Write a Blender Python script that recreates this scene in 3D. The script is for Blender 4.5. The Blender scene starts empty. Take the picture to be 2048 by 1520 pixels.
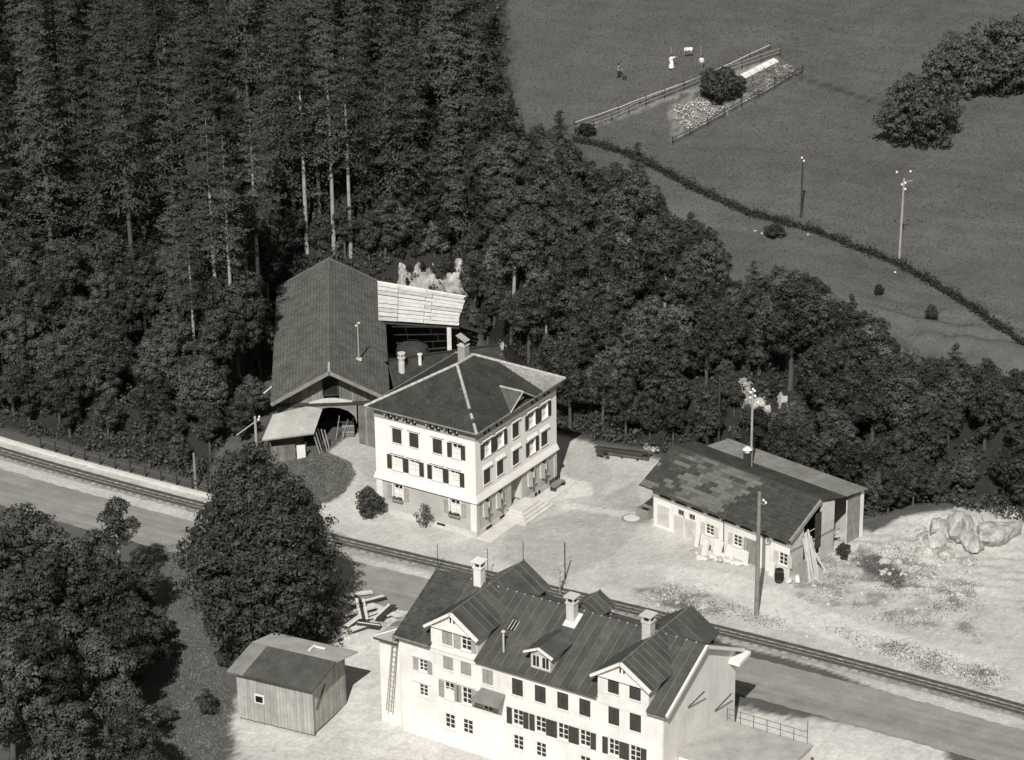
import bpy, math, random
import numpy as np
from mathutils import Vector, Matrix
random.seed(7); rng = np.random.default_rng(7)
rad = math.radians
scene = bpy.context.scene
col = scene.collection

# ------------------------------------------------------------------ camera
F = 5400.0; PITCH = rad(22.8); ROLL = rad(0.84); CAMZ = 99.0; CX, CY = 1024.0, 760.0   # photo pixels 2048x1520
_R0 = np.array([1., 0, 0]); _U0 = np.array([0, math.sin(PITCH), math.cos(PITCH)]); FW = np.array([0, math.cos(PITCH), -math.sin(PITCH)])
RT = _R0*math.cos(ROLL) - _U0*math.sin(ROLL); UP = _R0*math.sin(ROLL) + _U0*math.cos(ROLL)
CAM = np.array([0, 0, CAMZ])
cd = bpy.data.cameras.new('camera'); cam = bpy.data.objects.new('camera', cd); col.objects.link(cam)
cd.sensor_width = 36.0; cd.lens = F/2048*36.0; cd.clip_start = 1.0; cd.clip_end = 5000.0
M = Matrix.Identity(4)
for i in range(3):
    M[i][0] = RT[i]; M[i][1] = UP[i]; M[i][2] = -FW[i]; M[i][3] = CAM[i]
cam.matrix_world = M
scene.camera = cam
# ------------------------------------------------------------------ sky and sun (black-and-white photograph: neutral light)
SUN_EL = rad(43); SUN_AZ = rad(9)       # behind the camera, a little to the left
world = bpy.data.worlds.new('World'); scene.world = world; world.use_nodes = True
wn = world.node_tree.nodes; wl_ = world.node_tree.links
sky = wn.new('ShaderNodeTexSky'); sky.sky_type = 'NISHITA'; sky.sun_disc = False
sky.sun_elevation = SUN_EL; sky.sun_rotation = math.pi + SUN_AZ
hs = wn.new('ShaderNodeHueSaturation'); hs.inputs['Saturation'].default_value = 0.0
wl_.new(sky.outputs[0], hs.inputs['Color']); wl_.new(hs.outputs[0], wn['Background'].inputs['Color'])
wn['Background'].inputs['Strength'].default_value = 0.05
sd = bpy.data.lights.new('sun', 'SUN'); sun = bpy.data.objects.new('sun', sd); col.objects.link(sun)
sd.energy = 4.9; sd.angle = rad(0.5); sd.color = (1.0, 0.995, 0.985)
S2 = Vector((-math.sin(SUN_AZ)*math.cos(SUN_EL), -math.cos(SUN_AZ)*math.cos(SUN_EL), math.sin(SUN_EL)))
sun.rotation_euler = S2.to_track_quat('Z', 'Y').to_euler(); sun.location = (-30, 100, 120)
vs = scene.view_settings; vs.view_transform = 'Standard'; vs.look = 'None'; vs.gamma = 1.0; vs.exposure = 0.0; vs.use_curve_mapping = False

# ------------------------------------------------------------------ pixel helpers
def ray(x, y):
    d = FW + RT*((x-CX)/F) + UP*((CY-y)/F)
    return d/np.linalg.norm(d)
def onz(x, y, z=0.0):
    d = ray(x, y); return CAM + d*((z-CAMZ)/d[2])
def onY(x, y, Y):
    d = ray(x, y); return CAM + d*(Y/d[1])
def proj(P):
    v = np.asarray(P, float) - CAM; w = v@FW
    return np.stack([CX + F*(v@RT)/w, CY - F*(v@UP)/w], -1)

# ------------------------------------------------------------------ terrain height
SMOOTH = np.array([(-400, 330), (-120, 262), (-60, 233.5), (-41, 223), (-27, 215.5), (-16, 219.5), (-6, 222), (4, 223.5), (11, 220), (18, 214.5), (24, 209.2), (29, 205.5), (36, 206), (60, 198), (120, 185), (400, 150)], float)
FOOT = np.array([(-400, 330), (-120, 262), (-60, 233.5), (-41, 223), (-27, 214), (-24.5, 226), (-23.3, 243.5), (-3, 245.5), (.5, 233), (4, 223.5), (11, 220), (18, 214.5), (24, 209.2), (29, 205.5), (36, 206), (60, 198), (120, 185), (400, 150)], float)
def sstep(t):
    t = np.clip(t, 0, 1); return t*t*(3-2*t)
_ph = rng.uniform(0, 6.28, (14, 2)); _dr = rng.uniform(0, 6.28, 14)
def wav(X, Y, L, k0, n=5):
    o = 0
    for k in range(k0, k0+n):
        a = _dr[k]; o = o + np.sin((X*math.cos(a)+Y*math.sin(a))*6.28/(L*(.7+.15*(k-k0))) + _ph[k, 0])
    return o/n
def hgt(X, Y):
    X = np.asarray(X, float); Y = np.asarray(Y, float)
    yf = np.interp(X, FOOT[:, 0], FOOT[:, 1]); s = Y - yf
    s0 = s; s = Y - np.interp(X, SMOOTH[:, 0], SMOOTH[:, 1])
    z = np.where(s < 0, 0, np.where(s < 16, 0.56*s*sstep(s/5.), 8.96 + .18*(s-16)))
    z = np.minimum(z, np.maximum(0, 1.25*s0)); s = np.minimum(s, np.maximum(s0, 0)*3)
    bank = sstep(s/6)*(1-sstep((s-18)/8))
    z = z + bank*(.9*wav(X, Y, 7, 0) + .4*wav(X, Y, 2.6, 5)) + sstep((s-14)/10)*.5*wav(X, Y, 30, 2)
    # raised ground in front of the barn, falling to the yard
    wx = sstep((X+28)/3)*(1-sstep((X+14.5)/5))
    ys = 206.5 - .55*(X+17)
    z = z + 1.35*wx*sstep((Y-ys)/8.5)*(1-sstep(s0/6))
    # rubble heap right of the workshop and along the quarry
    z = z + 1.5*np.exp(-((X-36)/5.5)**2-((Y-203)/3.4)**2) + .55*np.exp(-((X-29)/4)**2-((Y-198.5)/3)**2)*(.7+.6*wav(X, Y, 3, 6))
    z = z + .16*np.clip((X-25)/3, 0, 1)*sstep((Y-(191.5-.3*(X-25)))/2)*(1-sstep((s0-2)/3))*(wav(X, Y, 1.7, 3)+.7*wav(X, Y, .95, 8))
    # ground falls gently in the foreground
    z = z - 1.2*sstep((194.5-.56*X-13-Y)/16)
    z = z + 60*sstep((Y-420)/700) - 20*sstep((60-Y)/120)
    return z
_HT = np.arange(150., 520., .5)
def hit(x, y):
    d = ray(x, y); P = CAM[None]+d[None]*_HT[:, None]; below = P[:, 2] < hgt(P[:, 0], P[:, 1])
    if not below.any(): return P[-1]
    i = int(np.argmax(below)); lo, hi = _HT[max(i-1, 0)], _HT[i]
    T = np.linspace(lo, hi, 60); P = CAM[None]+d[None]*T[:, None]; k = int(np.argmax(P[:, 2] < hgt(P[:, 0], P[:, 1]))); return P[k]
def inpoly(pts, poly):
    x, y = pts[..., 0], pts[..., 1]; c = np.zeros(x.shape, bool); n = len(poly); j = n-1
    for i in range(n):
        xi, yi = poly[i]; xj, yj = poly[j]
        with np.errstate(divide='ignore', invalid='ignore'):
            c ^= ((yi > y) != (yj > y)) & (x < (xj-xi)*(y-yi)/(yj-yi+1e-12)+xi)
        j = i
    return c

# ------------------------------------------------------------------ materials
def tint(v):
    k = min(1, max(0, (v-.03)/.5))
    return (v, v*(.998-.043*k), v*(.86+.02*k))
MATS = {}
def new_mat(name):
    m = bpy.data.materials.new(name); m.use_nodes = True; MATS[name] = m
    return m, m.node_tree.nodes, m.node_tree.links, m.node_tree.nodes['Principled BSDF']
def ramp(N, L, src, stops):
    r = N.new('ShaderNodeValToRGB'); e = r.color_ramp.elements
    while len(e) < len(stops): e.new(.5)
    for q, (p, v) in zip(e, stops):
        q.position = p; q.color = (*tint(v), 1)
    L.new(src, r.inputs[0]); return r
def noise(N, L, co, scale, detail=4, rough=.6, dims=None):
    n = N.new('ShaderNodeTexNoise'); n.inputs['Scale'].default_value = scale; n.inputs['Detail'].default_value = detail; n.inputs['Roughness'].default_value = rough
    L.new(co, n.inputs['Vector']); return n
def mixc(N, L, a, b, fac, mode='MULTIPLY'):
    m = N.new('ShaderNodeMix'); m.data_type = 'RGBA'; m.blend_type = mode
    if isinstance(fac, float): m.inputs['Factor'].default_value = fac
    else: L.new(fac, m.inputs['Factor'])
    L.new(a, m.inputs[6]); L.new(b, m.inputs[7]); return m.outputs[2]
def bump(N, L, b, src, dist=.03, st=.6):
    n = N.new('ShaderNodeBump'); n.inputs['Distance'].default_value = dist; n.inputs['Strength'].default_value = st
    L.new(src, n.inputs['Height']); L.new(n.outputs[0], b.inputs['Normal']); return n
def plain(name, v, rough=.85, var=.22, sc=.8, bmp=.0, spec=.25, streak=None, fine=7.0):
    """grey surface with broad blotches, fine grain and optional vertical streaks"""
    m, N, L, b = new_mat(name)
    tc = N.new('ShaderNodeTexCoord'); co = tc.outputs['Object']
    if streak:
        mp = N.new('ShaderNodeMapping'); mp.inputs['Scale'].default_value = streak; L.new(co, mp.inputs[0]); co2 = mp.outputs[0]
    else: co2 = co
    n1 = noise(N, L, co, sc, 5); n2 = noise(N, L, co2, fine, 3, .7)
    r1 = ramp(N, L, n1.outputs[0], [(.28, v*(1-var)), (.72, min(.95, v*(1+var)))])
    r2 = N.new('ShaderNodeValToRGB'); r2.color_ramp.elements[0].position = .3; r2.color_ramp.elements[1].position = .7
    k = 1-var*.9; r2.color_ramp.elements[0].color = (k, k, k, 1); r2.color_ramp.elements[1].color = (1, 1, 1, 1); L.new(n2.outputs[0], r2.inputs[0])
    L.new(mixc(N, L, r1.outputs[0], r2.outputs[0], 1.0), b.inputs['Base Color'])
    b.inputs['Roughness'].default_value = rough; b.inputs['Specular IOR Level'].default_value = spec
    if bmp: bump(N, L, b, n2.outputs[0], bmp)
    return m
def tiled(name, v1, v2, vm, bw, bh, mortar=.012, rough=.8, moss=.35, spots=None, bd=.03, off=.5, seed=0):
    """roof covering laid in courses, UV in metres"""
    m, N, L, b = new_mat(name)
    uv = N.new('ShaderNodeUVMap'); uv.uv_map = 'uv'
    br = N.new('ShaderNodeTexBrick'); br.offset = off
    br.inputs['Color1'].default_value = (*tint(v1), 1); br.inputs['Color2'].default_value = (*tint(v2), 1); br.inputs['Mortar'].default_value = (*tint(vm), 1)
    br.inputs['Scale'].default_value = 1.0; br.inputs['Brick Width'].default_value = bw; br.inputs['Row Height'].default_value = bh
    br.inputs['Mortar Size'].default_value = mortar; br.inputs['Mortar Smooth'].default_value = .3; br.inputs['Bias'].default_value = 0
    L.new(uv.outputs[0], br.inputs['Vector'])
    n1 = noise(N, L, uv.outputs[0], .55, 6, .65)
    r1 = N.new('ShaderNodeValToRGB'); k = 1-moss
    r1.color_ramp.elements[0].position = .35; r1.color_ramp.elements[1].position = .68
    r1.color_ramp.elements[0].color = (k, k, k, 1); r1.color_ramp.elements[1].color = (1.15, 1.15, 1.15, 1); L.new(n1.outputs[0], r1.inputs[0])
    c = mixc(N, L, br.outputs['Color'], r1.outputs[0], 1.0)
    if spots:
        n3 = noise(N, L, uv.outputs[0], spots[0], 2, .5)
        r3 = N.new('ShaderNodeValToRGB'); r3.color_ramp.elements[0].position = spots[1]; r3.color_ramp.elements[1].position = spots[1]+.06
        L.new(n3.outputs[0], r3.inputs[0])
        rgb = N.new('ShaderNodeRGB'); rgb.outputs[0].default_value = (*tint(spots[2]), 1)
        c = mixc(N, L, c, rgb.outputs[0], r3.outputs[0], 'MIX')
    L.new(c, b.inputs['Base Color']); b.inputs['Roughness'].default_value = rough; b.inputs['Specular IOR Level'].default_value = .2
    inv = N.new('ShaderNodeMath'); inv.operation = 'SUBTRACT'; inv.inputs[0].default_value = 1; L.new(br.outputs['Fac'], inv.inputs[1])
    n4 = noise(N, L, uv.outputs[0], 9, 3, .7)
    ad = N.new('ShaderNodeMath'); ad.operation = 'MULTIPLY_ADD'; ad.inputs[1].default_value = .6; L.new(n4.outputs[0], ad.inputs[0]); L.new(inv.outputs[0], ad.inputs[2])
    bump(N, L, b, ad.outputs[0], bd, .8)
    return m
def leafmat(name, v, var=.35, trans=.0):
    m, N, L, b = new_mat(name)
    oi = N.new('ShaderNodeObjectInfo'); tc = N.new('ShaderNodeTexCoord')
    n1 = noise(N, L, tc.outputs['Object'], 1.3, 3, .6)
    r = ramp(N, L, n1.outputs[0], [(.3, v*(1-var)), (.7, v*(1+var))])
    mr = N.new('ShaderNodeMapRange'); mr.inputs['To Min'].default_value = .58; mr.inputs['To Max'].default_value = 1.55
    L.new(oi.outputs['Random'], mr.inputs['Value'])
    c = mixc(N, L, r.outputs[0], mr.outputs[0], 1.0)
    L.new(c, b.inputs['Base Color']); b.inputs['Roughness'].default_value = .6; b.inputs['Specular IOR Level'].default_value = .25
    return m

plain('white_wall', .83, .9, .07, .4, streak=(1, 1, .1), fine=2.6)
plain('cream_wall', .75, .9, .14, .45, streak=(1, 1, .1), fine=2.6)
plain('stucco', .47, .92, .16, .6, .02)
plain('plinth', .56, .9, .15, .8, .01)
plain('trim', .74, .7, .06, 1.0)
plain('frieze', .34, .85, .12, 1.0)
plain('shutter_dark', .05, .6, .2, 2.0)
plain('shutter_pale', .34, .75, .14, 2.0)
plain('shutter_grey', .30, .75, .12, 2.0)
plain('curtain', .74, .9, .08, 3.0)
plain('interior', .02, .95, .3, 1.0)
plain('ridge_cap', .46, .85, .25, 2.0, .02)
plain('sheet_grey', .10, .6, .25, 1.2)
plain('board_weathered', .17, .9, .3, .9, .01, streak=(5, 5, .35), fine=4)
plain('board_weathered2', .24, .9, .3, .9, .01, streak=(5, 5, .35), fine=4)
plain('board_pale', .68, .85, .16, 1.3, .01, streak=(1, 1, .5), fine=3)
plain('board_pale2', .56, .85, .2, 1.3, .01, streak=(1, 1, .5), fine=3)
plain('board_light', .40, .9, .22, .9, .01, streak=(5, 5, .35), fine=4)
plain('board_light2', .34, .9, .22, .9, .01, streak=(5, 5, .35), fine=4)
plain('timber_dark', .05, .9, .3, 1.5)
plain('timber_pale', .58, .85, .2, 2.0, .01)
plain('timber_mid', .26, .88, .25, 2.0, .01)
plain('roof_felt', .22, .9, .22, .9, .01)
plain('roof_felt_dark', .085, .9, .35, .8, .01)
plain('roof_felt_light', .40, .9, .22, .7, .01)
plain('metal_roof', .075, .5, .32, .7, .0, .4)
plain('metal_roof2', .092, .5, .35, .7, .0, .4)
plain('seam', .17, .5, .25, 1.5)
plain('gutter', .22, .6, .4, 2.5)
plain('iron', .06, .6, .3, 3.0)
plain('stone_light', .48, .92, .22, 1.2, .04)
plain('stone_white', .66, .9, .1, 2.0, .03)
plain('rock', .47, .95, .45, 1.1, .25, streak=(1.4, 1.4, .35), fine=2.2)
plain('cliff', .45, .95, .6, .7, .3, streak=(2.2, 2.2, .3), fine=1.6)
plain('concrete', .60, .9, .12, 1.0, .01)
plain('pole_wood', .24, .9, .3, 1.0, .01, streak=(6, 6, .4))
plain('pole_pale', .36, .9, .25, 1.0, .01, streak=(6, 6, .4))
plain('porcelain', .85, .3, .05, 3.0)
plain('bark', .09, .95, .35, 2.0, .03)
plain('bark_pale', .34, .95, .35, 1.6, .03)
m, N, L, b = new_mat('asphalt')
tc = N.new('ShaderNodeTexCoord'); mp = N.new('ShaderNodeMapping'); mp.vector_type = 'TEXTURE'; mp.inputs['Rotation'].default_value = (0, 0, rad(-29)); mp.inputs['Scale'].default_value = (22, 1.1, 1); L.new(tc.outputs['Object'], mp.inputs[0])
n1 = noise(N, L, mp.outputs[0], 1.2, 5, .6); n2 = noise(N, L, tc.outputs['Object'], .5, 5, .65); n3 = noise(N, L, tc.outputs['Object'], 6, 3, .7)
c = ramp(N, L, n1.outputs[0], [(.3, .22), (.7, .30)]).outputs[0]
for nn, lo, hi in ((n2, .82, 1.12), (n3, .86, 1.08)):
    r = N.new('ShaderNodeValToRGB'); r.color_ramp.elements[0].position = .3; r.color_ramp.elements[1].position = .7
    r.color_ramp.elements[0].color = (lo, lo, lo, 1); r.color_ramp.elements[1].color = (hi, hi, hi, 1); L.new(nn.outputs[0], r.inputs[0]); c = mixc(N, L, c, r.outputs[0], 1.0)
L.new(c, b.inputs['Base Color']); b.inputs['Roughness'].default_value = .92; b.inputs['Specular IOR Level'].default_value = .15; bump(N, L, b, n3.outputs[0], .01, .5)
plain('ballast', .36, .95, .4, 1.0, .06, fine=9)
plain('rail_steel', .085, .5, .3, 2.0)
plain('sleeper', .21, .9, .35, 2.0, .01)
plain('skin', .38, .7, .1, 4.0); plain('cloth_white', .8, .9, .06, 4.0); plain('cloth_mid', .16, .9, .2, 4.0); plain('cloth_dark', .04, .9, .2, 4.0); plain('hair', .03, .8, .2, 8)
tiled('old_tile', .048, .070, .03, .20, .17, .01, moss=.4, spots=(1.6, .73, .22))
tiled('pale_tile', .42, .58, .18, .24, .19, .02, moss=.45, spots=(2.2, .66, .10))
tiled('barn_shingle', .115, .165, .06, .34, .30, .014, moss=.3, off=.0)
tiled('wing_tile', .045, .075, .13, .30, .34, .012, moss=.35, off=0.0)
tiled('slate_light', .14, .165, .085, .45, .2, .008, moss=.2)
tiled('slate_mid', .095, .115, .06, .45, .2, .008, moss=.25)
tiled('slate_dark', .06, .076, .035, .45, .2, .008, moss=.4, spots=(2.5, .72, .12))
leafmat('leaf', .047); leafmat('leaf_light', .072); leafmat('leaf_dark', .034); leafmat('needle', .042); leafmat('hedge_leaf', .022); leafmat('weed', .17, .4); leafmat('grass_blade', .082, .3); leafmat('flower_pale', .36, .4)
g, N, L, b = new_mat('glass')
b.inputs['Base Color'].default_value = (.012, .012, .011, 1); b.inputs['Roughness'].default_value = .12; b.inputs['Specular IOR Level'].default_value = .5

# ------------------------------------------------------------------ mesh helpers
class Fr:
    def __init__(s, o, ex=(1, 0, 0), ey=(0, 1, 0), ez=(0, 0, 1)):
        s.o = np.array(o, float); s.x = np.array(ex, float); s.y = np.array(ey, float); s.z = np.array(ez, float)
    def p(s, x, y, z): return s.o + s.x*x + s.y*y + s.z*z
    def sub(s, x, y, z, a=0.0):
        """frame at a local point, turned by a radians about z"""
        ca, sa = math.cos(a), math.sin(a)
        return Fr(s.p(x, y, z), s.x*ca+s.y*sa, -s.x*sa+s.y*ca, s.z)
W0 = Fr((0, 0, 0))
WLOC = {}
class MB:
    def __init__(s): s.v = []; s.f = []; s.uv = []; s.fm = []
    def add(s, vs, fs, uvs=None, mi=0):
        n = len(s.v); s.v += [tuple(map(float, q)) for q in vs]
        for k, f in enumerate(fs):
            s.f.append(tuple(i+n for i in f)); s.fm.append(mi)
            s.uv.append([uvs[i] for i in f] if uvs is not None else [(0, 0)]*len(f))
        return s
    def box(s, fr, x0, x1, y0, y1, z0, z1, mi=0):
        c = [fr.p(x, y, z) for z in (z0, z1) for y in (y0, y1) for x in (x0, x1)]
        return s.add(c, [(0, 2, 3, 1), (4, 5, 7, 6), (0, 1, 5, 4), (2, 6, 7, 3), (0, 4, 6, 2), (1, 3, 7, 5)], mi=mi)
    def prism(s, fr, pts, a, b_, axis='y', mi=0):
        """polygon in (x,z) swept along y, or in (y,z) swept along x, or (x,y) swept along z"""
        n = len(pts)
        def P(q, t): return fr.p(q[0], t, q[1]) if axis == 'y' else fr.p(t, q[0], q[1]) if axis == 'x' else fr.p(q[0], q[1], t)
        c = [P(q, a) for q in pts]+[P(q, b_) for q in pts]
        return s.add(c, [tuple(range(n)), tuple(range(2*n-1, n-1, -1))]+[(i, (i+1) % n, n+(i+1) % n, n+i) for i in range(n)], mi=mi)
    def slab(s, q, th=.08, uvs=None, mi=0):
        """thick sheet under a polygon of world points; top face carries UV in metres"""
        q = [np.array(p, float) for p in q]; n = len(q)
        nr = np.cross(q[1]-q[0], q[-1]-q[0]); nr = nr/np.linalg.norm(nr)
        if nr[2] < 0: nr = -nr
        if uvs is None:
            ex = q[1]-q[0]; ex = ex/np.linalg.norm(ex); ey = np.cross(nr, ex)
            uvs = [(float((p-q[0])@ex), float((p-q[0])@ey)) for p in q]
        c = q+[p-nr*th for p in q]
        return s.add(c, [tuple(range(n)), tuple(range(2*n-1, n-1, -1))]+[(i, (i+1) % n, n+(i+1) % n, n+i) for i in range(n)], uvs+uvs, mi=mi)
    def tube(s, pts, rs, n=8, cap=True, mi=0):
        pts = [np.array(p, float) for p in pts]
        if not hasattr(rs, '__len__'): rs = [rs]*len(pts)
        c = []; fs = []; ref = None
        for i, p in enumerate(pts):
            d = pts[min(i+1, len(pts)-1)]-pts[max(i-1, 0)]; d = d/(np.linalg.norm(d)+1e-9)
            if ref is None or abs(ref@d) > .95: ref = np.array([1., 0, 0]) if abs(d[2]) > .8 else np.array([0, 0, 1.])
            a = np.cross(d, ref); a /= np.linalg.norm(a); b2 = np.cross(d, a)
            c += [p+(a*math.cos(6.28319*k/n)+b2*math.sin(6.28319*k/n))*rs[i] for k in range(n)]
        for i in range(len(pts)-1):
            fs += [(i*n+k, i*n+(k+1) % n, (i+1)*n+(k+1) % n, (i+1)*n+k) for k in range(n)]
        if cap: fs += [tuple(range(n-1, -1, -1)), tuple(range((len(pts)-1)*n, len(pts)*n))]
        return s.add(c, fs, mi=mi)
    def lathe(s, o, prof, n=12, mi=0):
        o = np.array(o, float); c = [o+np.array([r*math.cos(6.28319*k/n), r*math.sin(6.28319*k/n), z]) for r, z in prof for k in range(n)]
        m = len(prof); fs = [(i*n+k, i*n+(k+1) % n, (i+1)*n+(k+1) % n, (i+1)*n+k) for i in range(m-1) for k in range(n)]
        fs += [tuple(range(n-1, -1, -1)), tuple(range((m-1)*n, m*n))]
        return s.add(c, fs, mi=mi)
    def build(s, name, mats, parent=None, loc=None):
        """verts are world; stored relative to the parent's (or own) base point"""
        o = WLOC.get(parent.name) if parent else (np.array(loc, float) if loc is not None else np.zeros(3))
        me = bpy.data.meshes.new(name); v = np.array(s.v)-o
        me.from_pydata([tuple(q) for q in v], [], s.f)
        ul = me.uv_layers.new(name='uv'); flat = [c for f in s.uv for u in f for c in u]; ul.data.foreach_set('uv', flat)
        if not isinstance(mats, (list, tuple)): mats = [mats]
        for m_ in mats: me.materials.append(MATS[m_])
        me.polygons.foreach_set('material_index', s.fm)
        ob = bpy.data.objects.new(name, me); col.objects.link(ob)
        if parent: ob.parent = parent
        else: ob.location = o
        WLOC[ob.name] = o
        return ob
def tag(o, label=None, cat=None, group=None, kind=None):
    if label: o['label'] = label
    if cat: o['category'] = cat
    if group: o['group'] = group
    if kind: o['kind'] = kind
    return o
def thing(name, label, cat, loc, group=None):
    o = bpy.data.objects.new(name, None); col.objects.link(o); o.location = tuple(loc); o.empty_display_size = .5
    WLOC[o.name] = np.array(loc, float); return tag(o, label, cat, group)
def quads_mesh(name, V, mat, smooth=False):
    """V (n,4,3) -> mesh of separate quads, fast"""
    n = len(V); me = bpy.data.meshes.new(name)
    me.vertices.add(4*n); me.vertices.foreach_set('co', V.reshape(-1).astype(np.float32))
    me.loops.add(4*n); me.loops.foreach_set('vertex_index', np.arange(4*n, dtype=np.int32))
    me.polygons.add(n); me.polygons.foreach_set('loop_start', np.arange(0, 4*n, 4, dtype=np.int32)); me.polygons.foreach_set('loop_total', np.full(n, 4, np.int32))
    me.materials.append(MATS[mat]); me.update(); me.validate(); return me
def leaves(C, Nrm, size, asp=.62, jit=.45):
    """quads at C facing Nrm with jitter"""
    n = len(C); Nn = Nrm + rng.normal(0, jit, (n, 3)); Nn /= np.linalg.norm(Nn, axis=1, keepdims=True)+1e-9
    t = rng.normal(0, 1, (n, 3)); a = np.cross(Nn, t); a /= np.linalg.norm(a, axis=1, keepdims=True)+1e-9; b2 = np.cross(Nn, a)
    s = np.asarray(size).reshape(-1, 1)*np.ones((n, 1)); a = a*s*.5; b2 = b2*s*.5*asp
    return np.stack([C-a*.9-b2*.5, C-a*.1-b2, C+a, C-a*.2+b2], 1)
def rock_mesh(r=(1, 1, 1), seed=0, sub=2, rough=.28):
    import bmesh
    bm = bmesh.new(); bmesh.ops.create_icosphere(bm, subdivisions=sub, radius=1)
    R = np.random.default_rng(seed); D = R.normal(0, 1, (13, 3)); D /= np.linalg.norm(D, axis=1, keepdims=True); K = R.uniform(.42, .88, 13)
    for v in bm.verts:
        p = np.array(v.co); k = 1.0
        for d, h in zip(D, K):
            t = p@d
            if t > h: k = min(k, h/t)
        p = p*k*1.25*(1+R.normal(0, rough*.14)); v.co = Vector(p*np.array(r))
    me = bpy.data.meshes.new('rock'); bm.to_mesh(me); bm.free(); return me
# ================================================================== railway, road and ground
_rp = np.array([onz(x, y) for x, y in ((104, 931), (250, 968), (411, 1007), (634, 1066), (800, 1107), (949, 1145), (1200, 1199), (1440, 1253), (1690, 1319), (1939, 1387))])
RPOLY = np.polyfit(_rp[:, 0], _rp[:, 1], 3)
def track_y(X): return np.polyval(RPOLY, np.clip(X, -60, 60)) + np.where(X < -60, -(X+60)*.45, 0) - np.where(X > 60, (X-60)*.6, 0)
def offset_line(Xs, d):
    """far rail line shifted by d metres towards the camera"""
    Y = track_y(Xs); dy = np.gradient(Y, Xs); n = np.stack([dy, -np.ones_like(dy)], 1); n /= np.linalg.norm(n, axis=1, keepdims=True)
    return np.stack([Xs, Y], 1)+n*d
XS = np.linspace(-110, 90, 640)
YARD = [(590, 1035), (600, 1015), (655, 1005), (690, 985), (712, 950), (700, 925), (655, 905), (700, 868), (760, 860), (760, 700), (1000, 800), (1115, 870), (1295, 912), (1420, 960), (1745, 1065), (1800, 1035), (1870, 1022), (2100, 1010), (2300, 1600), (1500, 1275), (900, 1150)]
FRONT = [(640, 1140), (860, 1200), (900, 1300), (1500, 1420), (1900, 1480), (1900, 1800), (480, 1800), (470, 1400), (640, 1330), (680, 1280), (660, 1180)]
STRIP = [(-300, 790), (104, 905), (420, 990), (640, 1062), (900, 1130), (900, 1190), (560, 1110), (104, 1000), (-300, 890)]
GARD = [(1335, 215), (1480, 130), (1560, 118), (1605, 145), (1480, 215), (1345, 285)]
MOUND = [(540, 905), (655, 905), (700, 925), (712, 950), (690, 985), (655, 1005), (600, 1015), (560, 1000)]
MEADOWP = [(1000, -200), (1030, 250), (1170, 320), (1270, 450), (1390, 560), (1500, 650), (1690, 730), (1800, 790), (2100, 830), (2400, -200)]
def grid_axis(a, lo, hi, b_, fine, coarse):
    left = lo-np.cumsum(np.geomspace(coarse, (lo-a)*.3, 14)); right = hi+np.cumsum(np.geomspace(coarse, (b_-hi)*.3, 14))
    return np.unique(np.round(np.concatenate([left, np.arange(lo, hi, fine), right]), 3))
gx = grid_axis(-700, -56, 56, 700, .36, 1.5); gy = grid_axis(-300, 160, 236, 1500, .36, 1.2)
gy = np.unique(np.concatenate([gy[gy < 236], np.arange(236, 310, .8), 310+np.cumsum(np.geomspace(1.5, 350, 18))]))
GX, GY = np.meshgrid(gx, gy); GZ = hgt(GX, GY)
PX = proj(np.stack([GX, GY, GZ], -1))
def soft(poly, j=9):
    """zone membership blurred by jittering the test point"""
    o = np.zeros(GX.shape)
    for k in range(5):
        q = PX+np.stack([j*wav(GX, GY, 3+k, k, 4)+rng.normal(0, j*.25, GX.shape), .5*j*wav(GY, GX, 3.5+k, k+1, 4)+rng.normal(0, j*.15, GX.shape)], -1)
        o += inpoly(q, poly)
    return o/5
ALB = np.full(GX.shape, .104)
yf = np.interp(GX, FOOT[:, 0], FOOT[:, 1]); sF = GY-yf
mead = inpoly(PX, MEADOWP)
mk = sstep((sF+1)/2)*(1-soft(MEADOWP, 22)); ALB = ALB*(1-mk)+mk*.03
w1 = wav(GX, GY, 5, 1); w2 = wav(GX, GY, 1.7, 4)
yard = soft(YARD, 7); ALB = ALB*(1-yard)+yard*(.49+.035*w1+.02*w2)
fr_ = soft(FRONT, 22); ALB = ALB*(1-fr_)+fr_*(.56+.05*w2)
st = soft(STRIP, 4); ALB = ALB*(1-st)+st*(.50+.03*w2)
# gravelled court, a little darker than the worn cart track crossing it
for poly, v, j in (([(1010, 1060), (1180, 1010), (1270, 960), (1290, 1040), (1230, 1110), (1120, 1160), (1000, 1120)], .40, 8), ([(1125, 905), (1180, 895), (1230, 950), (1200, 1010), (1140, 1010)], .43, 6),
                   ([(1120, 950), (1180, 965), (1185, 990), (1120, 1000), (1100, 1000)], .62, 4), ([(1130, 1005), (1300, 1030), (1310, 1045), (1130, 1015)], .55, 3),
                   ([(1340, 1130), (1480, 1150), (1700, 1240), (2000, 1330), (2000, 1375), (1600, 1262), (1440, 1190), (1330, 1160)], .60, 5),
                   ([(640, 1075), (930, 1140), (930, 1162), (640, 1095)], .36, 4), ([(1440, 1263), (1990, 1410), (1990, 1425), (1440, 1283)], .42, 4),
                   ([(1250, 1030), (1300, 1026), (1300, 1048), (1255, 1048)], .26, 4)):
    q = soft(poly, j); ALB = ALB*(1-q)+q*(v+.03*w2)
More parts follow.
